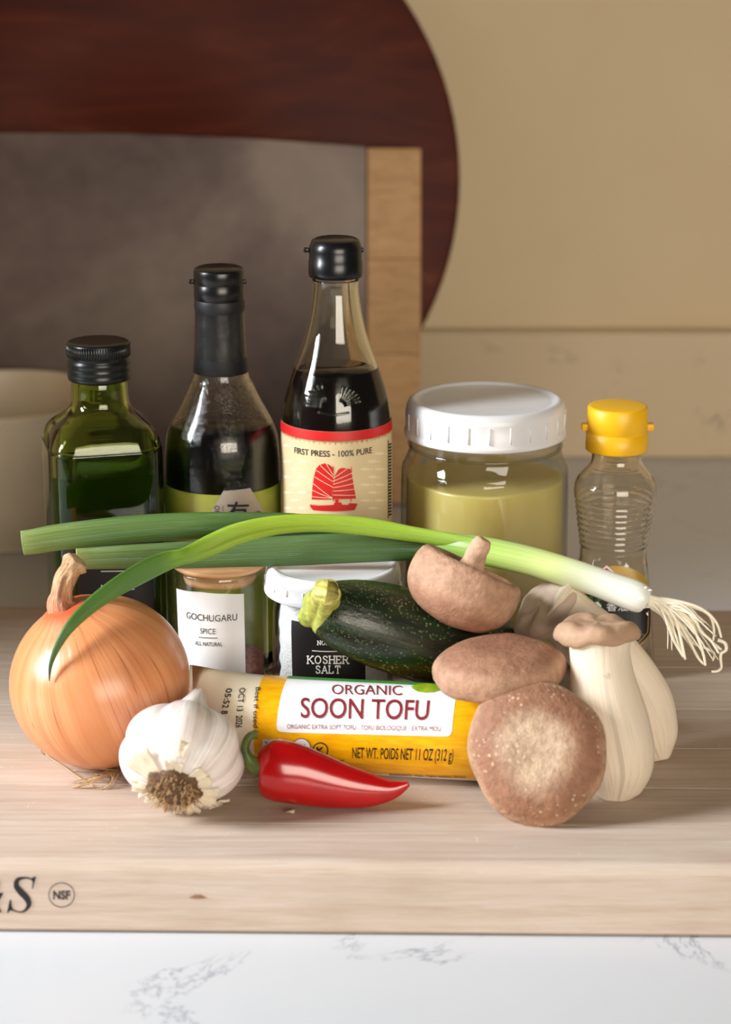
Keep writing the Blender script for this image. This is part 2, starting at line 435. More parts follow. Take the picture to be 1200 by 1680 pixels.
FF.wrap('stamped_letter_s', px_polys(FF, S_quads), 'ink_black', cb, off=.0003)
text(FF, 'stamped_ampersand', '&', q4(-36, 1438, 6, 1497), 'ink_black', cb, .03, .0003, .25)
ring = []
for i in range(40):
    a0, a1 = 2*pi*i/40, 2*pi*(i+1)/40; ring.append([(101.4+r*math.cos(a), 1468+r*.95*math.sin(a)) for r, a in ((20.3, a0), (20.3, a1), (21.7, a1), (21.7, a0))])
FF.wrap('stamped_ring', px_polys(FF, ring), 'ink_black', cb, off=.0003)
text(FF, 'stamped_ring_letters', 'NSF', q4(87.5, 1460.5, 115.5, 1475.5), 'ink_black', cb, .035, .0003)

M['knot'] = plain('wood_knot', (140, 104, 78), .6, .2, 300)
FF.wrap('wood_knot', px_polys(FF, [[(325+12*math.cos(a)*(1+.3*math.sin(3*a)), 1471+3.5*math.sin(a)) for a in [q*pi/10 for q in range(20)]]]), 'knot', cb, off=.0002)
# ------------------------------------------------------------------ background things
k = NT('dark_brown_wood'); v = k.coord('Object', (2, 2, 9), (0, .5, 0)); f = k.noise(v, 3, 5, .6, 1.2)
k.set(Base_Color=k.ramp(f, [(.3, (62, 22, 12)), (.56, (80, 30, 17)), (.68, (92, 40, 22)), (.78, (130, 74, 42))]), Roughness=.6, Specular_IOR_Level=.25); M['dark_wood'] = k.m
TL = math.radians(12)
n_ = Vector((0, -math.cos(TL), math.sin(TL))); u_ = Vector((0, math.sin(TL), math.cos(TL)))
pb = PZ(245, 808, ZC); Rr = .243
rb = thing('round_board', 'large round dark brown wooden board leaning on the wall', 'serving board', pb)
cen = pb + u_*(Rr*1.0) + Vector((0, .004, 0)); T = .018
obj('disc', *lathe([(.0, T), (Rr*.5, T), (Rr-.004, T), (Rr-.001, T-.002), (Rr, T-.005), (Rr, .005), (Rr-.002, .001), (Rr-.006, 0), (0, 0)], cen-n_*T, n_, 96)[:2], 'dark_wood', rb)
# grey board with noise-mottled face and pale end blocks
k = NT('mottled_grey_face'); v = k.coord('Object', (1, 1, 1)); f = k.noise(v, 3.2, 5, .5, .6); g = k.noise(v, 60, 3)
k.set(Base_Color=k.mix(.15, k.ramp(f, [(.36, (56, 28, 24)), (.5, (96, 74, 66)), (.6, (134, 118, 106))]), k.ramp(g, [(.3, (70, 60, 52)), (.7, (140, 126, 112))])), Roughness=.45); M['mottled'] = k.m
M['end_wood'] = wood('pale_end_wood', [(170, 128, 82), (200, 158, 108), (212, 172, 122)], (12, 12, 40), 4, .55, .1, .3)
p0 = PZ(690, 829, ZC); xr = p0.x
gb = thing('mottled_board', 'grey mottled rectangular board with pale wood end leaning on the round board', 'serving board', (xr-.25, p0.y, ZC))
def lean(x, h, dpt): return Vector((x, p0.y, ZC+.0015)) + u_*h + n_*(-dpt)
def slab(name, x0, x1, tops, h0, mat, d0=0., d1=.02):
    xs = [x0+(x1-x0)*i/(len(tops)-1) for i in range(len(tops))]; V = []; n = len(xs)
    for d in (d0, d1):
        V += [lean(x, h0, d) for x in xs] + [lean(x, t, d) for x, t in zip(xs, tops)]
    Fc = []
    for i in range(n-1):
        Fc += [(i, i+1, n+i+1, n+i), (2*n+i, 3*n+i, 3*n+i+1, 2*n+i+1), (n+i, n+i+1, 3*n+i+1, 3*n+i), (i, 2*n+i, 2*n+i+1, i+1)]
    Fc += [(0, n, 3*n, 2*n), (n-1, 3*n-1, 4*n-1, 2*n-1)]
    o = obj(name, V, Fc, mat, gb, smooth=False); bevel(o, .0008); return o
def lh(y):                                             # height along the lean of pixel row y
    lo, hi = 0, .5
    for _ in range(40):
        m = (lo+hi)/2; p = lean(xr, m, 0)-CAM; yy = 840 - F*p.dot(UP)/p.dot(FW)
        if yy > y: lo = m
        else: hi = m
    return lo
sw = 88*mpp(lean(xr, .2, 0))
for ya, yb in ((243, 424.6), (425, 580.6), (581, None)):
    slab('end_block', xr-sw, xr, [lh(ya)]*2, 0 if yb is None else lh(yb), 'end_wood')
slab('grey_panel', xr-sw-.46, xr-sw-.0006, [lh(228), lh(221), lh(217), lh(218), lh(226), lh(240)], 0, 'mottled')
# cream bowl behind the oil bottle
bp = PZ(-5, 905, ZC); bp = Vector((bp.x, bp.y+.043, ZC)); kB = mpp(bp+Vector((0, 0, .05)))
prf = [(0, .0005), (.045, .0005), (.05, .004), (.064, .03), (.0735, .065), (.0775, .098), (.0785, .104), (.0765, .1055), (.0745, .103), (.070, .066), (.06, .03), (.045, .01), (0, .008)]
bo = obj('bowl', *lathe(catmull(prf, 4), bp, (0, 0, 1), 64)[:2], 'ceramic'); bo['label'] = 'cream ceramic bowl standing behind the green oil bottle'; bo['category'] = 'bowl'

# ================================================================== bottles and jars
def cap_ears(parent, L, x_l, x_r, y, mat, size=.0016):
    for x in (x_l, x_r):
        p = PY(x, y, L.o.y); s_ = size
        V, Fc = box(p.x-s_, p.x+s_, p.y-s_, p.y+s_, p.z-s_*.8, p.z+s_*.8); o = obj('hinge_tab', V, Fc, mat, parent); bevel(o, .0006)
def ridge(L, name, parent, mat, h0, h1, count, wd=.0006, off=.0006, th0=0, th1=2*pi):
    parts = []
    for i in range(count):
        th = th0+(th1-th0)*i/count; r = L.rad(th, h0); dth = wd/r
        V = [L.pt(th+s*dth, h, o_) for h in (h0, h1) for s, o_ in ((-1, -.0006), (-.5, off), (.5, off), (1, -.0006))]
        parts.append((V, [(0, 1, 5, 4), (1, 2, 6, 5), (2, 3, 7, 6), (0, 3, 2, 1), (4, 5, 6, 7)]))
    return obj(name, *merge(parts), mat, parent)

# ---- fish sauce bottle
Y = 1.205; X0 = axis_x(552, 700, Y); org = (X0, Y, 0); xc = 552
fb = thing('sauce_bottle', 'clear glass bottle of dark sauce with cream label and red sailing boat', 'bottle', org)
rows = [(458, 39, 2), (466, 38, 2), (480, 38.5, 2), (507, 42, 2), (530, 46.5, 2), (554, 52.5, 2), (576, 60, 2), (598, 68.5, 2), (620, 76, 2), (640, 82, 2), (660, 86.5, 2), (690, 90, 2), (720, 91, 2), (900, 91.5, 2)]
pf = prof_px(xc, Y, rows); rbm = pf[-1][1]
pf += [(.02, rbm, rbm, 2), (.006, rbm, rbm, 2), (.0015, rbm*.98, rbm*.98, 2), (0.0003, rbm*.92, rbm*.92, 2)]
LF = Loft(org, pf)
obj('glass', *LF.mesh(.0003, pf[0][0], wall=.0022)[:2], 'clear_glass', fb)
obj('sauce', *LF.mesh(.004, zpx(xc, 603, Y), inset=.0019)[:2], 'fish_sauce', fb)
cz0, cz1 = zpx(xc, 449, Y), zpx(xc, 392, Y); kk = mpp((X0, Y, cz0))
cp = [(0, cz1), (30*kk, cz1), (33*kk, cz1-.0006), (34*kk, cz1+.0004), (39*kk, cz1-.0006), (43*kk, cz1-.004), (43.5*kk, cz1-.006), (43.5*kk, cz0+.008), (44.5*kk, cz0+.0075), (45*kk, cz0+.001), (44*kk, cz0-.0012), (36*kk, cz0-.0012), (0, cz0)]
co = obj('cap', *lathe(cp, (X0, Y, 0), (0, 0, 1), 48)[:2], 'black_plastic', fb)
cap_ears(fb, LF, 503, 592, 410, 'black_plastic')
# embossed boat on glass
em = []
for cxx, cyy, a0, a1, ln in ((536, 668, 100, 175, 40), (557, 668, 15, 80, 36)):
    for i in range(7):
        a = math.radians(a0+(a1-a0)*i/6); em.append([(cxx+8*math.cos(a), cyy-8*math.sin(a)), (cxx+ln*math.cos(a), cyy-ln*math.sin(a))])
em.append([(520, 676), (545, 681), (573, 677)])
obj('embossed_boat', *merge([sweep([(LF.from_ab(*LF.ab(*q), .0002), .0007, .0007) for q in l], 3, 8)[:2] for l in em]), 'clear_glass', fb, kind='stuff')
lab = obj('label', *(lambda t0, t1, z0, z1: (lambda n, m: grid(n, m, lambda i, j: (LF.pt(t0+(t1-t0)*i/(n-1), z0+(z1-z0)*j/(m-1), .00015), (0, 0)), closed=False))(60, 12))(math.radians(-188), math.radians(8), .012, zpx(xc, 686, Y))[::2], 'paper_cream', fb)
def band(L, name, mat, parent, t0, t1, z0, z1, off):
    n, m = 50, 3; V, U, Fc = grid(n, m, lambda i, j: (L.pt(math.radians(t0+(t1-t0)*i/(n-1)), z0+(z1-z0)*j/(m-1), off), (0, 0)), closed=False)
    return obj(name, V, Fc, mat, parent, recalc=False)
band(LF, 'red_band', 'ink_red', lab, -188, 8, zpx(xc, 701, Y), zpx(xc, 686, Y), .0004)
text(LF, 'lettering', 'FIRST PRESS - 100% PURE', q4(484, 733, 610, 743), 'ink_black', lab, .012)
c2 = lambda x, y: (240+x*.36667, 360+y*.36667)
sails = [[c2(*q) for q in P] for P in ([(742, 1252), (745, 1200), (752, 1150), (762, 1115), (775, 1099), (800, 1090), (820, 1097), (836, 1110), (839, 1150), (836, 1200), (830, 1252)],
         [(833, 1250), (838, 1195), (848, 1140), (860, 1118), (876, 1110), (915, 1116), (922, 1150), (930, 1200), (939, 1248)],
         [(733, 1274), (770, 1279), (840, 1276), (842, 1266), (874, 1266), (876, 1276), (905, 1276), (908, 1268), (946, 1271), (940, 1284), (932, 1300), (748, 1300), (738, 1288)],
         [(836, 1102), (839, 1102), (841, 1260), (837, 1260)], [(917, 1106), (920, 1106), (918, 1262), (914, 1262)], [(845, 1252), (862, 1252), (860, 1268), (848, 1268)])]
LF.wrap('boat_emblem', px_polys(LF, sails), 'ink_red', lab, off=.0004)
bat = []
for q in ((742, 1238), (745, 1210), (750, 1180), (756, 1150), (765, 1122), (782, 1100), (806, 1090)): bat.append([c2(834, 1246), c2(*q)] if q[1] > 1170 else [c2(837, 1215-(1170-q[1])*.9), c2(*q)])
for q in ((936, 1232), (932, 1205), (928, 1180), (924, 1155), (920, 1133), (900, 1113)): bat.append([c2(838, 1236-(1240-q[1])*.62), c2(*q)])
LF.wrap('sail_battens', px_polys(LF, strokes(bat, .8)), 'ink_cream', lab, off=.0007)
fish = []
for r_ in range(9):
    yy = 731+r_*12.8
    for q in range(8):
        xx = 474+q*23+(r_ % 2)*11
        if xx < 632 and not (505 < xx < 592 and 756 < yy < 838) and not (478 < xx < 616 and 728 < yy < 746):
            fish.append([(xx-10, yy), (xx-4, yy-2.2), (xx+4, yy-1.8), (xx+8, yy), (xx+12, yy-2.4), (xx+10.5, yy), (xx+12, yy+2.4), (xx+8, yy+.3), (xx+3, yy+2.2), (xx-5, yy+2)])
LF.wrap('fish_pattern', px_polys(LF, fish), 'ink_cream', lab, off=.0003)['kind'] = 'stuff'
text(LF, 'lettering', 'RED BOAT', q4(500, 850, 602, 876), 'ink_red', lab, .02)
tbl = [[(637.5, y_), (641.5, y_-1.5), (641.5, y_+1.5), (637.5, y_+3)] for y_ in range(728, 845, 5)] + [[(636, 722), (637, 721.6), (637, 850), (636, 850.5)]]
LF.wrap('side_print', px_polys(LF, tbl), 'ink_black', lab, off=.0004)

# ---- tamari / soy bottle
Y = 1.215; xc = 360; X0 = axis_x(365, 750, Y); org = (X0, Y, 0)
tb = thing('sauce_bottle', 'misted glass bottle of black sauce with green label and black neck sleeve', 'bottle', org)
rows = [(500, 40, 2), (560, 42, 2), (612, 45.5, 2), (628, 52, 2), (645, 59.5, 2), (662, 68, 2), (680, 78, 2), (697, 86, 2), (715, 91.5, 2), (740, 94, 2), (770, 95, 2), (900, 95, 2)]
pf = prof_px(xc, Y, rows); rbm = pf[-1][1]
pf += [(.02, rbm, rbm, 2), (.006, rbm, rbm, 2), (.0015, rbm*.98, rbm*.98, 2), (.0003, rbm*.92, rbm*.92, 2)]
LT = Loft(org, pf)
obj('glass', *LT.mesh(.0003, pf[0][0], wall=.0022)[:2], 'tamari_glass', tb)
obj('sauce', *LT.mesh(.004, zpx(xc, 694, Y), inset=.0019)[:2], 'soy', tb)
kk = mpp((X0, Y, .2)); zz = lambda y: zpx(xc, y, Y)
obj('neck_sleeve', *lathe([(40*kk, zz(488)), (41*kk, zz(492)), (42*kk, zz(500)), (41*kk, zz(508)), (39.5*kk, zz(512)), (40*kk, zz(530)), (42*kk, zz(570)), (46*kk, zz(608)), (45.4*kk, zz(609)), (38*kk, zz(609)), (36*kk, zz(500))], (X0, Y, 0), (0, 0, 1), 48)[:2], 'black_matte', tb)
obj('cap', *lathe([(0, zz(439)), (34*kk, zz(439)), (35*kk, zz(440)), (36*kk, zz(438)), (40*kk, zz(440.5)), (41.3*kk, zz(444)), (41.5*kk, zz(463)), (40.8*kk, zz(464)), (40.8*kk, zz(465)), (41.5*kk, zz(466)), (41.5*kk, zz(489)), (40*kk, zz(491)), (0, zz(491))], (X0, Y, 0), (0, 0, 1), 48)[:2], 'black_plastic', tb)
cap_ears(tb, LT, 314.5, 400, 462, 'black_plastic', .0015)
lab = band(LT, 'label', 'label_green', tb, -190, 10, .012, zz(786), .00015)
T_ = [c2(*q) for q in [(285, 1330), (290, 1310), (345, 1214), (465, 1201), (522, 1305), (535, 1330)]]
LT.wrap('mountain_patch', px_polys(LT, [T_+[(440, 905), (340, 905)]]), 'label_grey', lab, off=.0003)
text(LT, 'lettering', '有', q4(372, 822, 408, 858), 'ink_black', lab, .015, .0006)
text(LT, 'lettering', 'ORGANIC', ((360.5, 829), (360.5, 876), (352, 876), (352, 829)), 'ink_black', lab, .0, .0006)
LT.wrap('fine_line', px_polys(LT, strokes([[(366, 829), (366, 880)]], .8)), 'ink_black', lab, off=.0006)
LT.wrap('seal', px_polys(LT, [[(423+7*math.cos(i*pi/8), 845+7*math.sin(i*pi/8)) for i in range(16)]]), 'ink_maroon', lab, off=.0006)
text(LT, 'lettering', '印', q4(418.5, 841, 427.5, 850), 'ink_cream', lab, .0, .0009)

# ---- olive oil bottle
Y = 1.20; xc = 166; X0 = axis_x(171, 850, Y); org = (X0, Y, 0); an = math.radians(15)
ob = thing('oil_bottle', 'square dark green glass oil bottle with ribbed black screw cap', 'bottle', org)
rows = [(622, 45, 2), (634, 46.5, 2), (650, 47, 2), (662, 49, 2.05), (672, 55, 2.3), (682, 66, 2.8), (693, 79, 3.6), (706, 87, 4.6), (722, 91, 5.2), (745, 92, 5.6), (900, 91, 5.6)]
pf = prof_px(xc, Y, rows); rbm = pf[-1][1]
pf += [(.02, rbm, rbm, 5.6), (.006, rbm, rbm, 5.6), (.0015, rbm*.98, rbm*.98, 5.5), (.0003, rbm*.93, rbm*.93, 5.2)]
LO = Loft(org, pf, (math.cos(an), math.sin(an), 0), (-math.sin(an), math.cos(an), 0))
obj('glass', *LO.mesh(.0003, pf[0][0], wall=.003, seg=96)[:2], 'green_glass', ob)
obj('oil', *LO.mesh(.005, zpx(xc, 762, Y), inset=.0028, seg=96)[:2], 'oil', ob)
zz = lambda y: zpx(162, y, Y); kk = mpp((X0, Y, .16)); Xc = axis_x(162, 600, Y)
obj('screw_cap', *lathe([(0, zz(559)), (30*kk, zz(559)), (46*kk, zz(559)), (49*kk, zz(560)), (50.5*kk, zz(562)), (50.5*kk, zz(583)), (49*kk, zz(585)), (49.5*kk, zz(588)), (51.5*kk, zz(591)), (51.5*kk, zz(595)), (49.5*kk, zz(598)), (51.5*kk, zz(602)), (51.5*kk, zz(606)), (50*kk, zz(609)), (51.5*kk, zz(612)), (51.5*kk, zz(618)), (50*kk, zz(621)), (46*kk, zz(622)), (0, zz(622))], (X0, Y, 0), (0, 0, 1), 64)[:2], 'screw_cap', ob)
LC = Loft((X0, Y, 0), [(zz(584), 50.5*kk, 50.5*kk, 2), (zz(560), 50.5*kk, 50.5*kk, 2)])
ridge(LC, 'knurled_ring', ob, 'screw_cap', zz(582), zz(563), 72, .0006, .0005)
def flatpatch(L, name, mat, parent, x0, y0, x1, y1, off=.0002):
    return L.wrap(name, px_polys(L, [[(x0, y0), (x1, y0), (x1, y1), (x0, y1)]]), mat, parent, off=off)
lab = flatpatch(LO, 'label', 'paper_black', ob, 128, 848, 252, 1040)
LO.wrap('fine_line', px_polys(LO, strokes([[(166, 937), (228, 936)]], 1.2)), 'ink_white', lab, off=.0005)
text(LO, 'lettering', 'NATURAL', q4(166, 959, 220, 967), 'ink_white', lab, 0, .0005)
text(LO, 'embossed_letters', 'IB', q4(148, 640, 172, 659), 'green_glass', ob, .02, .0004)

# ---- broth jar
def lid_white(root, X, Y, ztop, zbot, R, count):
    o = obj('lid', *lathe([(0, ztop-.0012), (R*.80, ztop-.0012), (R*.85, ztop-.0010), (R*.875, ztop-.0002), (R*.91, ztop), (R*.955, ztop-.0012), (R*.98, ztop-.004), (R*.985, ztop-.006), (R*.985, zbot+.004), (R*1.005, zbot+.003), (R*1.005, zbot+.0005), (R, zbot), (R*.93, zbot), (R*.92, ztop-.004), (0, ztop-.004)], (X, Y, 0), (0, 0, 1), 72)[:2], 'white_plastic', root)
    LL = Loft((X, Y, 0), [(zbot, R*.985, R*.985, 2), (ztop, R*.985, R*.985, 2)])
    r = ridge(LL, 'grip_ribs', root, 'white_plastic', zbot+.0045, ztop-.0065, count, .0006, .0005)
    return o
Y = 1.215; xc = 796; X0 = axis_x(796, 760, Y); org = (X0, Y, 0)
mj = thing('broth_jar', 'wide glass jar of cloudy yellow broth with white plastic lid', 'jar', org)
rows = [(712, 124, 2), (728, 124, 2), (736, 124.5, 2), (746, 126, 2.1), (760, 129.5, 2.2), (778, 131, 2.3), (900, 131, 2.3)]
pf = prof_px(xc, Y, rows); rbm = pf[-1][1]
pf += [(.02, rbm, rbm, 2.3), (.008, rbm*.99, rbm*.99, 2.3), (.002, rbm*.95, rbm*.95, 2.3), (.0003, rbm*.88, rbm*.88, 2.2)]
LM = Loft(org, pf, (math.cos(.6), math.sin(.6), 0), (-math.sin(.6), math.cos(.6), 0))
obj('glass', *LM.mesh(.0003, pf[0][0], seg=96)[:2], 'jar_glass', mj)
obj('broth', *LM.mesh(.005, zpx(xc, 780, Y), inset=.0032, seg=96)[:2], 'broth', mj)
lid_white(mj, X0, Y, zpx(xc, 653, Y), zpx(xc, 711, Y), 132*mpp((X0, Y, .12)), 24)
kk = mpp((X0, Y, .1))
obj('thread', *sweep([(LM.pt(a, zpx(xc, 727, Y)+.0006*math.sin(a), .0002), .001, .001) for a in [q*.2 for q in range(32)]], 2, 8)[:2], 'jar_glass', mj)

# ---- sesame oil bottle
Y = 1.205; xc = 1011; X0 = axis_x(1010, 800, Y); org = (X0, Y, 0)
sb = thing('oil_bottle', 'small ribbed clear bottle with yellow flip cap and black label', 'bottle', org)
rows = [(738, 40, 2), (752, 41, 2), (762, 45, 2), (774, 55, 2), (786, 64, 2), (798, 67.5, 2), (808, 67.5, 2)]
for i in range(9): rows += [(814+i*9.5, 67-i*1.35, 2), (818.5+i*9.5, 64.8-i*1.35, 2)]
rows += [(905, 54.5, 2.1), (913, 54.5, 2.6), (922, 56, 3.2), (950, 59, 4), (1000, 64, 4.4), (1050, 69, 4.6)]
pf = prof_px(xc, Y, rows, 3); rbm = pf[-1][1]
pf += [(.006, rbm*1.02, rbm*1.02, 4.6), (.0015, rbm, rbm, 4.6), (.0003, rbm*.95, rbm*.95, 4.4)]
an = math.radians(-3)
LS = Loft(org, pf, (math.cos(an), math.sin(an), 0), (-math.sin(an), math.cos(an), 0))
obj('bottle_body', *LS.mesh(.0003, pf[0][0], wall=.0013, seg=96, n=120)[:2], 'pet', sb)
kk = mpp((X0, Y, .12)); zz = lambda y: zpx(xc, y, Y)
obj('cap', *lathe([(0, zz(665)), (44*kk, zz(665)), (47*kk, zz(665.5)), (49*kk, zz(668)), (49.5*kk, zz(705)), (48.8*kk, zz(706)), (48.8*kk, zz(707)), (50.5*kk, zz(708)), (51*kk, zz(735)), (50*kk, zz(737)), (42*kk, zz(737)), (0, zz(736))], (X0, Y, 0), (0, 0, 1), 64)[:2], 'yellow_plastic', sb)
cap_ears(sb, LS, 962, 1066, 700, 'yellow_plastic', .0025)
arch = [(958, 1000), (956, 960)] + [(1010-54*math.cos(a), 962-34*math.sin(a)) for a in [q*pi/14 for q in range(15)]] + [(1064, 1000)]
lab = LS.wrap('label', px_polys(LS, [arch[:-1]+[(1066, 1040), (1062, 1046), (1044, 1064), (960, 1064)]]), 'gold', sb, off=.0002)
arch2 = [(958, 1000), (959, 975)] + [(1010-47*math.cos(a), 975-30*math.sin(a)) for a in [q*pi/14 for q in range(15)]]
LS.wrap('black_panel', px_polys(LS, [arch2+[(1067, 1000), (1066, 1038), (1044, 1061), (960, 1061)]]), 'paper_black', lab, off=.0004)
dia = lambda c, r: [(c[0]-r*1.35, c[1]+r*.2), (c[0], c[1]-r), (c[0]+r*1.35, c[1]+r*.2), (c[0], c[1]+r*1.4)]
LS.wrap('diamond_border', px_polys(LS, [dia((996, 944), 17)]), 'ink_white', lab, off=.0006)
LS.wrap('diamond_emblem', px_polys(LS, [dia((996, 944.5), 14)]), 'ink_red', lab, off=.0008)
LS.wrap('diamond_mark', px_polys(LS, strokes([[(988, 950), (992, 941), (996, 948), (1000, 941), (1004, 950)]], 1.6)), 'ink_white', lab, off=.001)
text(LS, 'lettering', '純正', q4(962, 975, 988, 989, 2), 'ink_green', lab, 0, .0006)
fl = [[(980+4.5*math.cos(a)+3.2*math.cos(b), 994+4.5*math.sin(a)+3.2*math.sin(b)) for b in [q*pi/4 for q in range(8)]] for a in [q*2*pi/5 for q in range(5)]]
LS.wrap('flower_print', px_polys(LS, fl), 'ink_white', lab, off=.0006)
text(LS, 'lettering', '香油', q4(996, 988, 1030, 1002), 'ink_white', lab, 0, .0006)
text(LS, 'lettering', 'SESAME OIL', q4(984, 1033, 1056, 1041), 'ink_grey', lab, 0, .0006)
LS.wrap('fine_line', px_polys(LS, strokes([[(1063, 1002), (1062, 1036), (1043, 1057), (1000, 1057)]], .9)), 'gold', lab, off=.0006)

# ---- gochugaru jar
Y = 1.15; xc = 361; X0 = axis_x(362, 1000, Y); org = (X0, Y, 0)
gj = thing('spice_jar', 'slim glass spice jar with wooden lid and white paper label', 'jar', org)
k0 = 78*mpp((X0, Y, .05)); zt = zpx(xc, 926, Y)
LG = Loft(org, [(.0003, k0*.93, k0*.93, 2), (.002, k0*.99, k0*.99, 2), (.005, k0, k0, 2), (zt-.001, k0, k0, 2), (zt, k0*.98, k0*.98, 2)])
obj('glass', *LG.mesh(.0003, zt, n=20)[:2], 'jar_glass', gj)
zl = zpx(xc, 951, Y)
obj('wooden_lid', *lathe([(0, zt+.0025), (k0*.93, zt+.0025), (k0*.97, zt+.0018), (k0*.97, zt+.0002), (k0*.76, zt+.0002), (k0*.76, zl+.002), (k0*.74, zl), (0, zl)], org, (0, 0, 1), 48)[:2], 'cork', gj)
obj('seal_ring', *lathe([(k0*.74, zl+.004), (k0*.79, zl+.0044), (k0*.80, zl+.0055), (k0*.79, zl+.0066), (k0*.74, zl+.007)], org, (0, 0, 1), 48)[:2], 'jar_glass', gj)
obj('chilli_flakes', *LG.mesh(.004, zpx(xc, 1075, Y), inset=.0026, n=8)[:2], 'flakes', gj)
lab = LG.wrap('label', px_polys(LG, [[(290, 965), (330, 971), (370, 974), (400, 974), (403, 1105), (370, 1107), (330, 1104), (296, 1098)]]), 'paper_white', gj, off=.0002)
text(LG, 'lettering', 'GOCHUGARU', ((307, 1003), (389, 1006), (389, 1017), (307, 1013.5)), 'ink_black', lab, .0, .0005)
text(LG, 'lettering', 'SPICE', ((329, 1030), (354, 1031), (354, 1040), (329, 1039)), 'ink_black', lab, 0, .0005)
text(LG, 'lettering', 'ALL NATURAL', ((321, 1051), (365, 1053), (365, 1059.5), (321, 1057.5)), 'ink_black', lab, .01, .0005)
LG.wrap('fine_line', px_polys(LG, strokes([[(327, 1045), (357, 1046.3)]], 1.1)), 'ink_black', lab, off=.0005)

# ---- salt jar
Y = 1.128; xc = 547; X0 = axis_x(547, 1000, Y); org = (X0, Y, 0)
sj = thing('salt_jar', 'short glass jar of white salt with white lid and black label', 'jar', org)
rows = [(960, 100, 2), (972, 99, 2), (985, 98, 2), (1000, 99.5, 2), (1020, 100, 2), (1100, 100, 2)]
pf = prof_px(xc, Y, rows); rbm = pf[-1][1]
pf += [(.004, rbm, rbm, 2), (.0003, rbm*.92, rbm*.92, 2)]
LJ = Loft(org, pf)
obj('glass', *LJ.mesh(.0003, pf[0][0], n=30)[:2], 'jar_glass', sj)
sv, sf, su = LJ.mesh(.004, zpx(xc, 978, Y), inset=.004, n=40)
sv = [Vector((v.x+noise.noise(v*160)*.0008, v.y+noise.noise(v*160+Vector((9, 9, 9)))*.0008, v.z)) for v in sv]
obj('salt', sv, sf, 'salt', sj)
lid_white(sj, X0, Y, zpx(xc, 923, Y), zpx(xc, 966, Y), 113*mpp((X0, Y, .08)), 22)
lab = LJ.wrap('label', px_polys(LJ, [[(479, 1017), (520, 1023), (560, 1024), (598, 1021), (600, 1140), (560, 1145), (520, 1144), (481, 1140)]]), 'paper_black', sj, off=.0002)
# stroke letters with serifs
GL = {'K': ([[(0, 0), (0, 1)], [(.62, 1), (0, .42)], [(.2, .6), (.66, 0)]], [(0, 0), (0, 1), (.62, 1), (.68, 0)]),
      'O': ([[(.36+.36*math.cos(a), .5+.5*math.sin(a)) for a in [q*pi/9 for q in range(19)]]], []),
      'S': ([[(.55, .78), (.5, .93), (.3, 1), (.1, .93), (.05, .75), (.15, .6), (.45, .45), (.57, .28), (.5, .08), (.3, 0), (.1, .06), (.04, .24)]], []),
      'H': ([[(0, 0), (0, 1)], [(.62, 0), (.62, 1)], [(0, .52), (.62, .52)]], [(0, 0), (0, 1), (.62, 0), (.62, 1)]),
      'E': ([[(0, 0), (0, 1)], [(0, 0), (.55, 0), (.57, .2)], [(0, 1), (.53, 1), (.55, .82)], [(0, .52), (.4, .52)]], [(0, 0), (0, 1)]),
      'R': ([[(0, 0), (0, 1), (.35, 1), (.52, .92), (.56, .75), (.5, .58), (.34, .5), (0, .5)], [(.3, .5), (.62, 0)]], [(0, 0), (0, 1), (.64, 0)]),
      'A': ([[(0, 0), (.35, 1), (.7, 0)], [(.12, .34), (.58, .34)]], [(0, 0), (.7, 0)]),
      'L': ([[(0, 1), (0, 0), (.53, 0), (.55, .24)]], [(0, 0), (0, 1)]),
      'T': ([[(.32, 0), (.32, 1)], [(.0, .78), (.02, 1), (.62, 1), (.64, .78)]], [(.32, 0)]),
      'N': ([[(0, 0), (0, 1), (.6, 0), (.6, 1)]], [(0, 0), (0, 1), (.6, 1)]), '.': ([[(0, 0), (0, .05)]], [])}
def serif_line(S, txt, x0, y0, x1, y1, wd, parent, mat, dy=0.):
    adv = 0; L = []
    for ch in txt:
        ls, sf_ = GL[ch]; wch = max(p[0] for l in ls for p in l)
        for l in ls: L.append([(p[0]+adv, p[1]) for p in l])
        for p in sf_: L.append([(p[0]+adv-.12, p[1]), (p[0]+adv+.12, p[1])])
        adv += wch+.3
    adv -= .3
    pol = strokes([[(x0+(x1-x0)*p[0]/adv, y1-(y1-y0)*p[1]+dy*p[0]/adv) for p in l] for l in L], wd)
    S.wrap('lettering', px_polys(S, pol), mat, parent, off=.0005)
serif_line(LJ, 'KOSHER', 506, 1076, 571, 1088, 1.9, lab, 'ink_white', 0)
serif_line(LJ, 'SALT', 519, 1092, 558, 1104, 1.9, lab, 'ink_white')
serif_line(LJ, 'NO.', 522, 1051, 536, 1057.5, 1.4, lab, 'ink_white')
LJ.wrap('fine_line', px_polys(LJ, strokes([[(513, 1067), (554, 1068)], [(514, 1113), (564, 1113.5)]], 1.4)), 'ink_white', lab, off=.0005)

# ================================================================== tofu tube
Rt = .0232
a_ = PZ(450, 1185, Rt); b_ = PZ(770, 1203, Rt); ezt = (b_-a_).normalized(); ezt.z = 0; ezt.normalize()
org = a_.copy(); org.z = Rt
h_l = (PZ(318, 1180, Rt)-a_).dot(ezt)-.002; h_r = (PZ(858, 1205, Rt)-a_).dot(ezt)
ext = Vector((ezt.y, -ezt.x, 0)); eyt = Vector((0, 0, 1))
tf = thing('tofu_tube', 'plump tube of soft tofu in yellow and white printed film', 'tofu pack', (org.x, org.y, 0))
prt = [(h_l, .0006, .0286, 2.0), (h_l+.003, .0009, .0284, 2.0), (h_l+.012, .0075, .0272, 2.), (h_l+.022, .0148, .0256, 2.), (h_l+.034, .0202, .0242, 2), (h_l+.046, .0226, .0235, 2), (h_l+.06, Rt, Rt, 2), (h_r-.02, Rt, Rt, 2), (h_r-.008, .0205, .0205, 2), (h_r, .010, .012, 2)]
prt = catmull(prt, 4)
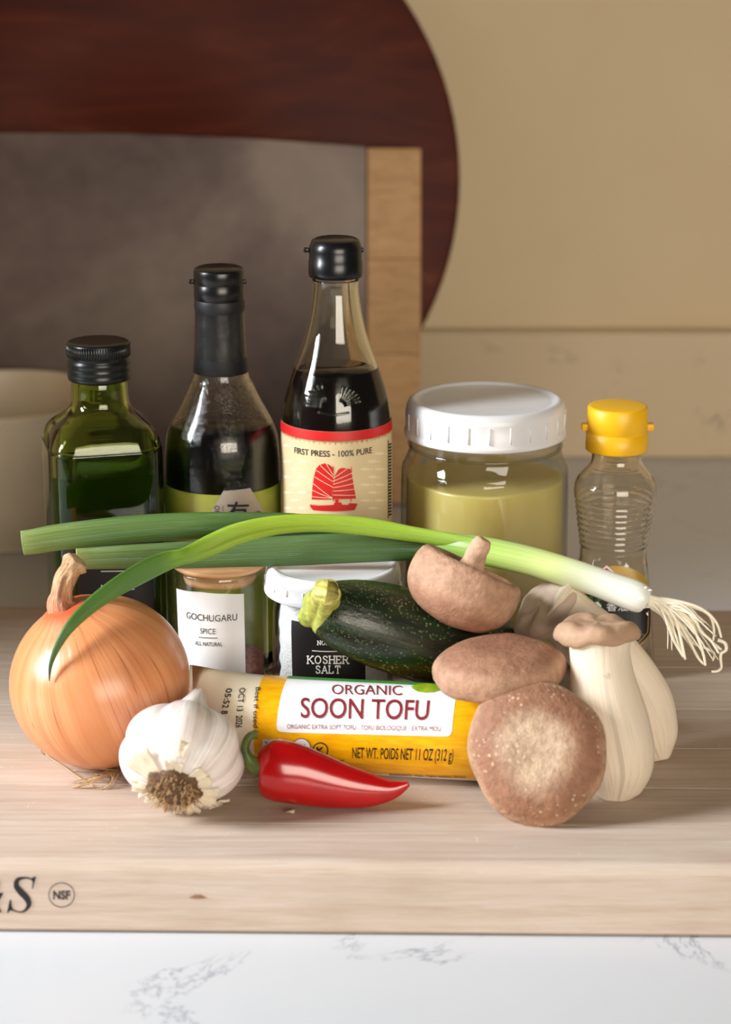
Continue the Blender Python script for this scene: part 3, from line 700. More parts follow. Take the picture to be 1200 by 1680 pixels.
LT2 = Loft(org, prt, ext, eyt, ezt, along=True)
obj('film', *LT2.mesh(h_l, h_r, seg=72, n=90)[:2], 'film_cream', tf)
def tube_patch(name, mat, poly, off, parent=tf): return LT2.wrap(name, px_polys(LT2, [poly]), mat, parent, off=off)
def arc_patch(name, mat, x0a, x1a, t0, t1, off, slant=0):
    """between pixel columns at the mid row, angles in degrees"""
    h0 = LT2.hit(x0a, 1190)[1]; h1 = LT2.hit(x1a, 1200)[1]
    bm = polys_bm([[(h0+slant, math.radians(t1)), (h1, math.radians(t1)), (h1, math.radians(t0)), (h0, math.radians(t0))]])
    return LT2.wrap(name, bm, mat, tf, off=off)
yel = arc_patch('yellow_print', 'film_yellow', 415, 787, -52, 150, .0002, .002)
arc_patch('white_edge', 'film_white', 415, 787, -75, -52, .0002)
_tp = [(LT2.hit(460, 1180)[1], math.radians(103)), (LT2.hit(745, 1190)[1], math.radians(103))]
LT2.wrap('white_panel', polys_bm([_tp + [LT2.ab(*q) for q in [(742, 1200), (740, 1205), (735, 1208), (725, 1208), (600, 1205), (470, 1201.5), (459, 1200), (455, 1196), (454, 1190)]]]), 'film_white', tf, off=.0004)
h0 = LT2.hit(458, 1180)[1]; h1 = LT2.hit(745, 1180)[1]
LT2.wrap('green_stripe', polys_bm([[(h0, math.radians(108)), (h1, math.radians(108)), (h1, math.radians(92)), (h0, math.radians(92))]]), 'ink_green', tf, off=.0006)
text(LT2, 'lettering', 'ORGANIC', ((545, 1125), (660, 1127), (660, 1142.5), (545, 1140.5)), 'ink_maroon', tf, .0, .0007)
text(LT2, 'lettering', 'SOON TOFU', ((494, 1145.5), (706, 1150), (703.5, 1182.5), (494, 1178.5)), 'ink_maroon', tf, .012, .0007)
text(LT2, 'lettering', 'ORGANIC EXTRA SOFT TOFU / TOFU BIOLOGIQUE - EXTRA MOU', ((471.5, 1188), (724.5, 1192), (723.5, 1201), (471.5, 1196.5)), 'ink_maroon', tf, .0, .0007)
text(LT2, 'lettering', 'NET WT. POIDS NET 11 OZ (312 g)', ((579, 1225), (746, 1228), (743, 1253), (579, 1247)), 'ink_black', tf, .01, .0007)
text(LT2, 'lettering', 'Best if used by', ((428, 1129), (425, 1212), (414, 1210), (418, 1129)), 'ink_black', tf, .01, .0007)
text(LT2, 'lettering', 'OCT 13  2026', ((404, 1130), (398, 1194), (387, 1193), (394, 1130)), 'ink_black', tf, .012, .0007)
text(LT2, 'lettering', '05:52 B', ((382, 1131), (373.5, 1173), (363, 1172), (372, 1131)), 'ink_black', tf, .012, .0007)
circ = lambda cx, cy, r, n=24: [(cx+r*math.cos(2*pi*i/n), cy+r*math.sin(2*pi*i/n)) for i in range(n)]
ringq = lambda cx, cy, r0, r1, n=28: [[(cx+r*math.cos(a), cy+r*math.sin(a)) for r, a in ((r0, 2*pi*i/n), (r0, 2*pi*(i+1)/n), (r1, 2*pi*(i+1)/n), (r1, 2*pi*i/n))] for i in range(n)]
LT2.wrap('kosher_ring', px_polys(LT2, ringq(526.5, 1230, 11, 13)), 'ink_black', tf, off=.0007)
text(LT2, 'lettering', 'K', q4(520, 1224.5, 534, 1236), 'ink_black', tf, .03, .0007)
LT2.wrap('round_seal_border', px_polys(LT2, [circ(495, 1226, 15.5)]), 'ink_maroon', tf, off=.0005)
LT2.wrap('round_seal', px_polys(LT2, [circ(495, 1226, 14.5)]), 'ink_white', tf, off=.0007)
text(LT2, 'lettering', 'USDA', q4(483, 1219, 503, 1227), 'ink_green', tf, .01, .0009)
LT2.wrap('badge', px_polys(LT2, [rounded(431, 1212, 463, 1240, 3)]), 'film_white', tf, off=.0005)
LT2.wrap('butterfly', px_polys(LT2, [[(439, 1224), (435, 1215), (441, 1219), (446, 1214), (444, 1224), (446, 1228), (441, 1226), (437, 1229)]]), 'ink_maroon', tf, off=.0007)
text(LT2, 'lettering', 'ORGANIC', q4(541, 1245, 566, 1250), 'ink_black', tf, .02, .0007)
text(LT2, 'lettering', 'INGREDIENTS : Water, Organic Soybeans, Glucono', ((640, 1267.5), (765, 1271.5), (765, 1275), (640, 1271)), 'ink_black', tf, .02, .0007)
k = NT('leaf_print'); k.set(Base_Color=k.ramp(k.noise(k.coord(), 120, 2), [(.3, (120, 160, 20)), (.7, (186, 196, 50))]), Roughness=.35); M['leaf_print'] = k.m
tube_patch('leaf_print', 'leaf_print', [(675, 1128), (684, 1125), (700, 1123), (715, 1125), (724, 1129), (735, 1132), (724, 1133), (712, 1137), (698, 1138), (685, 1136), (678, 1132)], .0007)

# ================================================================== onion
k = NT('onion_skin'); uv = k.coord('UV', (26, .35, 1)); f = k.noise(uv, 2, 4, .5, .1)
base = k.ramp(f, [(.25, (200, 124, 76)), (.5, (214, 142, 94)), (.75, (222, 156, 108))])
ln = k.noise(k.coord('UV', (46, .4, 1)), 1.4, 2); lines = k.ramp(k.math('ABSOLUTE', k.math('SUBTRACT', ln, .5)), [(.0, (1., 1., 1.)), (.014, (0., 0., 0.))])
base = k.mix(k.math('MULTIPLY', lines, .8), base, (150, 78, 42))
sepv = k.n('SeparateXYZ', Vector=k.coord('UV')).outputs[1]
base = k.mix(k.ramp(sepv, [(.0, (.75, .75, .75)), (.14, (0., 0., 0.)), (.86, (0., 0., 0.)), (.97, (.9, .9, .9))]), base, (196, 84, 50))
k.set(Base_Color=base, Roughness=.3, Specular_IOR_Level=.55, Subsurface_Weight=.08, Subsurface_Radius=(.01, .004, .002)); k.bump(ln, .15, .0006); M['onion'] = k.m
k = NT('dry_onion_neck'); uv = k.coord('UV', (9, 2, 1)); sepv = k.n('SeparateXYZ', Vector=k.coord('UV')).outputs[1]
k.set(Base_Color=k.mix(.4, k.ramp(sepv, [(.0, (196, 74, 48)), (.25, (206, 110, 74)), (.5, (200, 150, 105)), (1., (206, 168, 122))]), k.ramp(k.noise(uv, 4, 4), [(.3, (150, 95, 60)), (.7, (236, 206, 165))])), Roughness=.6); k.bump(k.noise(uv, 5, 4), .8, .002); M['onion_neck'] = k.m
M['dry_root'] = plain('dry_roots', (176, 142, 100), .7, .25, 200)
M['root_brown'] = plain('brown_roots', (92, 66, 42), .8, .4, 300)
oc = PZ(164, 1118, .0438); ko = mpp(oc); Ro = 147.5*ko
axo = (Vector((-.30, -.10, .93))).normalized()
on = thing('yellow_onion', 'large yellow onion with dry twisted neck and papery skin', 'onion', (oc.x, oc.y, 0))
pr = []
for i in range(33):
    a = -pi/2+pi*i/32; r = Ro*math.cos(a)*1.005; h = Ro*.955*math.sin(a)
    if a > 1.15: t = (a-1.15)/(pi/2-1.15); r = max(r, Ro*(.41-.25*t)); h += Ro*.035*t
    pr.append((max(r, .0005), h))
V, Fc, U = lathe(pr, oc, axo, 96, fn=lambda r, h, a, q: (r*(1+.006*math.sin(3*a+1)+.004*noise.noise(Vector((math.cos(a)*6, math.sin(a)*6, q*1.5)))), h))
zmin = min(v.z for v in V); dz = Vector((0, 0, .0003-zmin)); V = [v+dz for v in V]; oc = oc+dz
obj('bulb', V, Fc, 'onion', on, uv=U)
nb = oc + axo*(Ro*.9)
Yn = nb.y
V, Fc, U = sweep([(nb-axo*.006, .0085, .0085), (PY(103, 992, Yn), .0066, .0068), (PY(102, 972, Yn), .0043, .005), (PY(107, 950, Yn), .004, .0048), (PY(115, 934, Yn-.001), .004, .005), (PY(122, 924, Yn-.002), .0035, .006), (PY(128, 918, Yn-.003), .0022, .005)], 6, 24, lobes=lambda a, t: 1+.16*math.sin(5*a+9*t)+.1*math.sin(9*a-6*t+1))
obj('neck', V, Fc, 'onion_neck', on, uv=U)
random.seed(3); parts = []
rt = PZ(188, 1262, .004)
def hair(pts, r): return sweep([(p, r, r) for p in pts], 4, 6)[:2]
for i in range(16):
    x1, y1 = 150+random.uniform(-35, 45), 1272+random.uniform(-8, 24); s0 = PZ(random.uniform(178, 202), 1264, .004)
    mid = PZ((x1+190)/2+random.uniform(-8, 8), (y1+1264)/2+random.uniform(-6, 6), .004)
    parts.append(hair([s0, mid, PZ(x1, y1, .0006)], .0003))
parts.append(hair([PZ(186, 1268, .004), PZ(172, 1293, .0008), PZ(150, 1288, .0008), PZ(122, 1270, .0012), PZ(104, 1257, .0012), PZ(84, 1244, .0012), PZ(66, 1228, .0012)], .00032))
parts.append(hair([PZ(66, 1228, .001), PZ(68, 1236, .001)], .0003))
obj('dry_roots', *merge(parts), 'dry_root', on, kind='stuff')

# ================================================================== garlic
k = NT('garlic_skin'); uv = k.coord('UV', (40, .9, 1)); f = k.noise(uv, 3, 5, .6, .3)
base = k.ramp(f, [(.3, (198, 180, 166)), (.48, (228, 218, 210)), (.66, (242, 238, 234))])
pk = k.noise(k.coord('UV', (5, 1.5, 1)), 2.2, 3); base = k.mix(k.ramp(pk, [(.55, (0., 0., 0.)), (.75, (.5, .5, .5))]), base, (206, 158, 158))
k.set(Base_Color=base, Roughness=.36, Subsurface_Weight=.12, Subsurface_Radius=(.006, .004, .003)); k.bump(f, .3, .0006); M['garlic'] = k.m
M['garlic_paper'] = plain('garlic_paper', (226, 212, 186), .45, .06, 120, .4, .3, 200)
gc = PZ(300, 1246, .0262); kg = mpp(gc)
axg = Vector((.13, .87, .47)).normalized()
ga = thing('garlic_bulb', 'white garlic bulb with its dry root plate facing out', 'garlic', (gc.x, gc.y, 0))
Rg = 102*kg
prg = catmull([(.004, -.74), (.2, -.73), (.40, -.72), (.66, -.64), (.88, -.42), (.985, -.1), (.92, .18), (.73, .44), (.48, .64), (.33, .80), (.25, .96), (.18, 1.12), (.13, 1.26), (.08, 1.36)], 5)
prg = [(r*Rg, h*Rg) for r, h in prg]
def gl(r, h, a, q):
    wq = max(0, math.sin(pi*min(1, max(0, (q-.08)/.8)))); b = abs(math.cos(3.5*a+.6))
    return r*(1+wq*(.15*b**.7-.09)+.02*wq*math.sin(2*a+1)), h + (.02*Rg*math.sin(5*a) if q > .93 else 0)
V, Fc, U = lathe(prg, gc, axg, 140, fn=gl)
tipd = PY(323, 1143, gc.y+.03)
V2 = []
exg, eyg, ezg = frame(axg)
for v in V:
    h = (v-gc).dot(ezg)
    if h > .75*Rg: v = v + Vector((.0005, 0, -.002))*((h/Rg-.75)/.7)**1.5
    V2.append(v)
zmin = min(v.z for v in V2); dz = Vector((0, 0, .0003-zmin)); V2 = [v+dz for v in V2]; gc = gc+dz
obj('bulb', V2, Fc, 'garlic', ga, uv=U)
rc = gc - axg*(Rg*.735)
V, Fc, U = lathe([(.0, .0042), (.006, .004), (.0095, .0028), (.0125, .001), (.0138, -.001), (.012, -.003)], rc, -axg, 40, fn=lambda r, h, a, q: (r*(1+.08*math.sin(7*a)), h+.0006*noise.noise(Vector((r*600*math.cos(a), r*600*math.sin(a), 0)))))
obj('root_plate', V, Fc, 'root_brown', ga)
random.seed(11); parts = []
for i in range(150):
    a = random.uniform(0, 2*pi); r = .0118*math.sqrt(random.random()); p = rc + (exg*math.cos(a)+eyg*math.sin(a))*r - axg*.0025
    dr = (exg*math.cos(a)+eyg*math.sin(a))*random.uniform(-.2, 1.1) - axg*random.uniform(.4, 1); dr.normalize()
    e2 = Vector((random.uniform(-1, 1), random.uniform(-1, 1), random.uniform(-1, 1)))*.0014; L = random.uniform(.0025, .005)
    parts.append(sweep([(p, .0003, .0003), (p+dr*L*.5+e2*.5, .00032, .00032), (p+dr*L+e2, .00022, .00022)], 3, 5)[:2])
obj('root_stubs', *merge(parts), 'dry_root', ga, kind='stuff')
def flake(a0, a1, r0, h0, r1, h1, curl, name='skin_flake', mat='garlic_paper', jag=.0012, nn=12):
    V = []
    for j in range(7):
        t = j/6
        for i in range(nn):
            a = a0+(a1-a0)*i/(nn-1); jj = jag*noise.noise(Vector((a*9, j*.7, h0*300)))*(1+2*t)
            r = r0+(r1-r0)*t+curl*t*t+jj; h = h0+(h1-h0)*t + jag*1.5*noise.noise(Vector((a*14, 3, h1*200)))*t
            V.append(gc+(exg*math.cos(a)+eyg*math.sin(a))*r+axg*h)
    Fc = [(j*nn+i, j*nn+i+1, (j+1)*nn+i+1, (j+1)*nn+i) for j in range(6) for i in range(nn-1)]
    o = obj(name, V, Fc, mat, ga); m = o.modifiers.new('solid', 'SOLIDIFY'); m.thickness = .0002; return o
# angle 0 faces the camera side; frame: exg towards camera, eyg = axg x exg
for a0, w_, r0, h0, r1, h1, cu in ((.4, .8, .40, -.735, .62, -.70, .04), (1.3, .9, .38, -.735, .70, -.66, .03), (2.3, .7, .40, -.735, .72, -.66, .03), (-.5, .6, .42, -.735, .58, -.72, .05), (-1.5, .8, .40, -.735, .86, -.60, .04), (-2.4, .7, .38, -.735, .7, -.68, .03), (3.2, .6, .40, -.735, .62, -.70, .05), (1.9, .35, .70, -.66, .93, -.42, .04), (-.2, .25, .70, -.66, .86, -.50, .06), (2.2, 1.1, 1.02, -.40, .84, .50, .09)):
    flake(a0, a0+w_, r0*Rg, h0*Rg, r1*Rg, h1*Rg, cu*Rg)

# ================================================================== red pepper
M['red'] = plain('glossy_red_pepper', (178, 10, 13), .18, .12, 60, .6, Coat_Weight=.2, Coat_Roughness=.08)
k = NT('pepper_stem'); k.set(Base_Color=k.ramp(k.noise(k.coord(), 120, 3), [(.3, (44, 62, 20)), (.7, (92, 104, 44))]), Roughness=.45); M['stem_green'] = k.m
Yp = PZ(500, 1320, 0).y - .006
rp = thing('red_pepper', 'glossy red chilli pepper with curled green stem', 'pepper', (PY(520, 1300, Yp).x, Yp, 0))
kp = mpp(PY(520, 1290, Yp))
pp = [(424, 1264, 20, 22), (428, 1264, 38, 37), (440, 1265, 47, 47), (456, 1266, 51, 51), (478, 1270, 51, 50), (505, 1277, 47, 47), (540, 1286, 42, 41.5), (575, 1293, 36, 35), (610, 1297, 28.5, 27.5), (640, 1296.5, 19, 17.5), (660, 1291, 10, 9.5), (671, 1286, 4, 4)]
V, Fc, U = sweep([(PY(x, y, Yp+.0015), ra*kp*.72, rb_*kp*1.04) for x, y, ra, rb_ in pp], 6, 40, lobes=lambda a, t: 1+.035*math.sin(3*a+.5)*(1-t))
zmin = min(v.z for v in V); V = [v+Vector((0, 0, .0003-zmin)) for v in V]
obj('pepper_body', V, Fc, 'red', rp)
V, Fc, U = sweep([(PY(x, y, Yp), r*kp, r*kp) for x, y, r in ((438, 1260, 14), (427, 1258, 17), (416, 1253, 14), (407, 1243, 9.5), (402, 1228, 7), (406, 1213, 6.5), (414, 1206, 6.5), (422, 1204, 7))], 6, 16, lobes=lambda a, t: 1+.08*math.sin(5*a))
obj('stem', V, Fc, 'stem_green', rp)

# ================================================================== mushrooms
def shiitake_mat(name, centre, mid, rim, pit=.6, fleck=0):
    k = NT(name); sepv = k.n('SeparateXYZ', Vector=k.coord('UV')).outputs[1]; v = k.coord()
    wob = k.math('MULTIPLY_ADD', k.noise(v, 90, 4), .22, -.11); f = k.math('ADD', sepv, wob)
    base = k.ramp(f, [(.0, centre), (.16, centre), (.36, mid), (.55, mid), (.72, rim)])
    base = k.mix(k.ramp(k.noise(v, 220, 4, .6), [(.35, (.4, .4, .4)), (.6, (0., 0., 0.))]), base, tuple(int(c*.72) for c in mid))
    if fleck:
        vo = k.n('TexVoronoi', Vector=v, Scale=330.).outputs[0]
        fm = k.math('MULTIPLY', k.ramp(vo, [(.12, (1., 1., 1.)), (.3, (0., 0., 0.))]), k.ramp(k.noise(v, 50, 2), [(.45, (0., 0., 0.)), (.6, (.9, .9, .9))]))
        base = k.mix(k.math('MULTIPLY', fm, fleck), base, (232, 206, 180))
    k.set(Base_Color=base, Roughness=.62, Specular_IOR_Level=.3); k.bump(k.noise(v, 330, 4, .6), pit, .0012); return k.m
M['shi_a'] = shiitake_mat('shiitake_cap_pale_centre', (202, 174, 146), (154, 110, 84), (188, 150, 120), .9, .8)
M['shi_b'] = shiitake_mat('shiitake_cap_brown', (146, 100, 76), (164, 120, 94), (186, 146, 118), .7, .15)
M['gill'] = plain('pale_gills', (206, 178, 150), .7, .12, 200, .3, .6, 400)
M['shi_stem'] = plain('shiitake_stem', (196, 160, 132), .65, .2, 160, .3, .8, 300)
def shiitake(name, label, c, ax, R, dome, mat, stem=None, sy=1., seed=0, under=.16, flat=0, roll=.3, hint=Vector((0, -1, 0))):
    """c: centre of rim plane, ax: direction of the dome"""
    t = thing(name, label, 'mushroom', (c.x, c.y, 0), None)
    pr = []
    for i in range(30):
        a = pi/2*i/29; rr = math.sin(a)**(.92); hh = math.cos(a)**(.8)
        if flat: hh -= flat*math.exp(-(rr/.35)**2)
        pr.append((max(rr, .004)*R, hh*dome))
    pr += [(R*.985, -under*R*.45), (R*.94, -under*R*.8), (R*.87, -under*R), (R*.79, -under*R*.95), (R*.73, -under*R*.6), (R*.68, under*R*.1)]
    def fn(r, h, a, q):
        k_ = 1+.035*math.sin(2*a+seed)+.025*math.sin(3*a+seed*2)+.012*math.sin(7*a+seed)
        return r*k_*(1+(sy-1)*abs(math.cos(a))), h+.03*R*noise.noise(Vector((math.cos(a)*r/R*2+seed, math.sin(a)*r/R*2, seed)))
    V, Fc, U = lathe(pr, c, ax, 72, hint, fn)
    Fc = [f for f in Fc if len(f) == 4 or max(f) == len(V)-2 or (len(V)-2) in f]
    obj('cap', V, Fc, mat, t, uv=U)
    V, Fc, U = lathe([(.001, under*R*.5), (R*.3, under*R*.45), (R*.62, under*R*.2), (R*.8, -under*R*.35)], c-ax*.0012, ax, 72, hint, lambda r, h, a, q: (r*(1+(sy-1)*abs(math.cos(a))), h+.0004*math.sin(36*a)))
    obj('gills', V, Fc, 'gill', t)
    if stem:
        V, Fc, U = sweep(stem, 6, 20, .0006, 250); obj('stem', V, Fc, 'shi_stem', t)
    return t
# front one: standing on its edge, pale top facing out
c = PZ(882, 1237, .0305) + Vector((0, .002, 0)); kf = mpp(c)
ax = Vector((-.10, -.90, .42)).normalized()
shiitake('shiitake_mushroom', 'shiitake mushroom standing on its rim with pale flecked cap facing out', c, ax, 117*kf, .017, 'shi_a', [(c+ax*.002, .006, .006), (c-ax*.012, .0055, .0055)], 1., 1.3, .18, .18)
# middle one: lying cap up on the tofu
c = PY(818, 1098, 1.034); kf = mpp(c); ax = Vector((-.05, -.02, 1)).normalized()
shiitake('shiitake_mushroom', 'flat brown shiitake mushroom lying cap up on the tofu tube', c, ax, 114*kf, .0145, 'shi_b', [(c+ax*.002, .006, .006), (c-ax*.006, .006, .005)], .80, 2.2, .24)
# top one: upside down, stem up
c = PY(764, 958, 1.066); kf = mpp(c); ax = Vector((-.42, -.19, -.87)).normalized()
st = [(PY(766, 966, 1.066), 20*kf, 24*kf), (PY(770, 945, 1.064), 20*kf, 25*kf), (PY(776, 925, 1.062), 17*kf, 20*kf), (PY(783, 908, 1.061), 15*kf, 17*kf), (PY(790, 894, 1.060), 15*kf, 17*kf), (PY(795, 885, 1.060), 11*kf, 12*kf)]
shiitake('shiitake_mushroom', 'upturned shiitake mushroom with its stem pointing up', c, ax, 93*kf, .022, 'shi_b', st, .85, 4.1, .36)

def king_mat(name, a, b, c_):
    k = NT(name); uv = k.coord('UV', (30, 1.1, 1)); f = k.noise(uv, 3, 6, .65, .5); v = k.coord()
    base = k.ramp(f, [(.3, a), (.5, b), (.7, c_)]); sp = k.noise(v, 90, 3)
    base = k.mix(k.ramp(sp, [(.72, (0., 0., 0.)), (.78, (.5, .5, .5))]), base, (150, 112, 80))
    k.set(Base_Color=base, Roughness=.55, Specular_IOR_Level=.3, Subsurface_Weight=.1, Subsurface_Radius=(.006, .005, .003)); k.bump(f, .6, .0008); return k.m
M['king'] = king_mat('king_oyster_stem', (222, 204, 178), (230, 215, 192), (236, 223, 204))
M['king_cap'] = plain('king_oyster_cap', (178, 144, 116), .6, .14, 90, .3, .5, 260)
M['king_cap_pale'] = plain('pale_king_oyster_cap', (204, 182, 162), .6, .1, 70, .3, .4, 200)
K1Y = 1.019
k1 = thing('king_oyster_mushroom', 'upright king oyster mushroom with rolled tan cap and fat pale stem', 'mushroom', (PY(1010, 1300, K1Y).x, K1Y, 0), 'king oyster mushrooms')
kk = mpp(PY(1000, 1150, K1Y))
rows = [(981, 1036, 50), (983, 1044, 51), (984, 1056, 50.5), (985, 1075, 49.5), (988, 1110, 53), (994, 1150, 59), (1003, 1190, 63.5), (1011, 1230, 64), (1015, 1260, 59), (1014, 1284, 47), (1012, 1302, 34), (1012, 1313, 24)]
V, Fc, U = sweep([(PY(x, y, K1Y+(1318-y)*.00005), hw*kk*.88, hw*kk) for x, y, hw in rows], 6, 48, .0007, 60)
V = [v+Vector((0, 0, max(0, .0003-v.z))) for v in V]
obj('stem', V, Fc, 'king', k1, uv=U)
def king_cap(root, c, ax, R, sy=.8, th=1., hint=Vector((0, -1, 0)), seed=0, mat='king_cap'):
    pr = [(.002, .20), (.35, .22), (.62, .25), (.82, .22), (.95, .08), (1.0, -.12), (.97, -.27), (.90, -.34), (.82, -.31), (.74, -.20), (.62, -.2), (.4, -.2)]
    pr = catmull([(r*R, h*R*th) for r, h in pr], 4)
    def fn(r, h, a, q): return r*(1+.03*math.sin(2*a+seed)+.025*math.sin(5*a+seed))*(1-(1-sy)*abs(math.cos(a))), h+.05*R*math.sin(2*a+seed)*(r/R)+.03*R*math.sin(5*a+2*seed)*(r/R)
    V, Fc, U = lathe(pr, c, ax, 72, hint, fn); V = [v+Vector((0, 0, 1))*noise.noise(v*180)*.0008 for v in V]
    return obj('cap', V, Fc, mat, root)
cc = PY(979, 1031, K1Y+.015); king_cap(k1, cc, Vector((-.02, .05, 1)), 74*mpp(cc), .74, .72, seed=1.)
K2Y = 1.071
k2 = thing('king_oyster_mushroom', 'tilted king oyster mushroom tucked behind the upright one', 'mushroom', (PY(1080, 1240, K2Y-.012).x, K2Y-.012, 0), 'king oyster mushrooms')
rows = [(898, 992, 70, .006), (910, 1000, 61, .006), (930, 1013, 52, .005), (965, 1045, 55, .003), (1005, 1092, 60, 0), (1040, 1145, 63, -.003), (1060, 1190, 58, -.006), (1072, 1220, 46, -.009), (1080, 1240, 26, -.011), (1082, 1248, 14, -.012)]
V, Fc, U = sweep([(PY(x, y, K2Y+dy+.004), hw*kk*.62, hw*kk) for x, y, hw, dy in rows], 6, 48, .0007, 60)
zmin = min(v.z for v in V); V = [v+Vector((0, 0, max(0, .0003-v.z))) for v in V]
obj('stem', V, Fc, 'king', k2, uv=U)
cc = PY(891, 999, K2Y+.010); king_cap(k2, cc, Vector((-.66, -.30, .69)), 68*mpp(cc), .8, .6, seed=2., mat='king_cap_pale')

# ================================================================== zucchini
k = NT('zucchini_skin'); v = k.coord(); uv = k.coord('UV', (10, 3, 1))
base = k.ramp(k.noise(uv, 2, 4), [(.3, (16, 24, 14)), (.6, (26, 42, 22)), (.8, (40, 66, 32))])
vo = k.n('TexVoronoi', Vector=k.coord('UV', (46, 50, 1)), Scale=1.6).outputs[0]
fm = k.math('MULTIPLY', k.ramp(vo, [(.14, (1., 1., 1.)), (.36, (0., 0., 0.))]), k.ramp(k.noise(uv, 4, 3), [(.36, (0., 0., 0.)), (.62, (.75, .75, .75))]))
k.set(Base_Color=k.mix(fm, base, (138, 150, 100)), Roughness=.3); k.bump(k.noise(uv, 6, 3), .2, .001); M['zuc'] = k.m
k = NT('zucchini_stem'); uv = k.coord('UV', (6, 1, 1)); sepv = k.n('SeparateXYZ', Vector=k.coord('UV')).outputs[1]
k.set(Base_Color=k.mix(.4, k.ramp(sepv, [(.0, (196, 186, 96)), (.25, (176, 176, 70)), (1., (120, 150, 40))]), k.ramp(k.noise(k.coord('Object'), 300, 4), [(.35, (120, 120, 40)), (.65, (222, 214, 130))])), Roughness=.55); k.bump(k.noise(k.coord(), 400, 3), .4); M['zuc_stem'] = k.m
za = PY(556, 1006, 1.066); zb = PY(840, 1088, 1.098); dz_ = (zb-za).normalized(); kz = mpp(za)
zu = thing('zucchini', 'dark green speckled zucchini resting against the salt jar', 'zucchini', (za.x+.04, 1.08, 0))
Lz = (zb-za).length
rz = [(-.012, .0085), (-.008, .0135), (0, .0170), (.010, .0196), (.025, .0215), (.045, .0225), (.07, .0228), (Lz-.012, .0224), (Lz-.003, .018), (Lz+.002, .009)]
V, Fc, U = sweep([(za+dz_*h, r, r) for h, r in rz], 5, 48, .0003, 60, lobes=lambda a, t: 1+.02*math.cos(6*a))
obj('zucchini_body', V, Fc, 'zuc', zu, uv=U)
s0 = za - dz_*.009; tipz = PY(536, 970, 1.046)
sd = (tipz-s0)
V, Fc, U = sweep([(s0+sd*1.0, .0055, .0055), (s0+sd*.97, .0068, .0068), (s0+sd*.7, .0068, .0068), (s0+sd*.4, .0074, .0074), (s0+sd*.15, .0092, .0092), (s0+sd*-.1, .0108, .0108), (s0-sd*.25, .011, .011)], 5, 60, lobes=lambda a, t: 1+.17*(abs(math.cos(2.5*a+.4))**.8-.5)*(.8+t))
obj('stem', V, Fc, 'zuc_stem', zu, uv=U)

# ================================================================== scallion
k = NT('scallion_stalk'); uv = k.coord('UV', (20, .6, 1)); sepv = k.n('SeparateXYZ', Vector=k.coord('UV')).outputs[1]
base = k.ramp(sepv, [(.0, (232, 224, 196)), (.03, (242, 242, 236)), (.42, (240, 243, 230)), (.58, (206, 220, 140)), (.78, (150, 186, 60)), (1., (96, 142, 44))])
f = k.noise(uv, 3, 4)
k.set(Base_Color=k.mix(.12, base, k.ramp(f, [(.35, (120, 150, 60)), (.65, (250, 250, 240))])), Roughness=.3, Subsurface_Weight=.1, Subsurface_Radius=(.004, .005, .002)); M['stalk'] = k.m
def leaf_mat(name, stops, contrast=.55):
    k = NT(name); uv = k.coord('UV', (26, .7, 1)); sepv = k.n('SeparateXYZ', Vector=k.coord('UV')).outputs[1]
    f = k.noise(uv, 3, 5, .6); base = k.ramp(sepv, stops); a, b = stops[0][1], stops[-1][1]
    k.set(Base_Color=k.mix(k.math('MULTIPLY', k.ramp(f, [(.4, (1., 1., 1.)), (.62, (0., 0., 0.))]), contrast), base, (58, 84, 38)), Roughness=.34); k.bump(f, .5, .001); return k.m
M['leaf_a'] = leaf_mat('scallion_leaf_dark', [(.0, (112, 148, 48)), (.2, (74, 108, 44)), (.6, (84, 116, 60)), (.9, (120, 144, 76)), (1., (164, 178, 100))])
M['leaf_c'] = leaf_mat('scallion_leaf_upper', [(.0, (78, 112, 44)), (.6, (92, 128, 56)), (1., (140, 160, 80))])
M['leaf_b'] = leaf_mat('scallion_leaf_bright', [(.0, (150, 186, 56)), (.3, (158, 190, 40)), (.55, (128, 174, 52)), (.62, (98, 146, 58)), (.85, (74, 118, 54)), (1., (48, 84, 50))], .15)
M['root_white'] = plain('white_roots', (244, 236, 214), .5, .08, 200)
sn = thing('scallion', 'scallion with white bulb and roots laid across the jars and mushrooms', 'scallion', (PY(700, 893, 1.115).x, 1.115, 0))
def path(rows, sub=6, seg=24, **kw):
    pts = []
    for x, y, Y, hw, fl in rows:
        p = PY(x, y, Y); r = hw*mpp(p); pts.append((p, r*fl, r))
    return sweep(pts, sub, seg, **kw)
stalk = [(1062, 986, 1.070, 12, 1), (1058, 984, 1.070, 21, 1), (1050, 981, 1.070, 25, 1), (1035, 975, 1.071, 26, 1), (1010, 966, 1.073, 25, 1), (975, 953, 1.076, 24, 1), (930, 938, 1.081, 24, 1), (880, 923, 1.087, 24, 1), (830, 911, 1.093, 24, 1), (780, 901, 1.100, 23, .9), (740, 895, 1.106, 20, .8), (705, 892, 1.111, 17, .7)]
V, Fc, U = path(stalk); obj('stalk', V, Fc, 'stalk', sn, uv=U)
la = [(800, 906, 1.099, 17, .6), (750, 899, 1.106, 20, .5), (700, 896, 1.112, 23, .42), (640, 897, 1.116, 25, .38), (560, 900, 1.119, 26, .36), (480, 904, 1.120, 26, .34), (400, 907, 1.120, 24.5, .34), (300, 911, 1.119, 23, .36), (200, 914, 1.117, 20, .4), (150, 916, 1.116, 18.5, .4), (125, 917, 1.115, 18, .4)]
V, Fc, U = path(la, lobes=lambda a, t: 1+.03*math.sin(3*a+5*t)); obj('leaf', V, Fc, 'leaf_a', sn, uv=U)
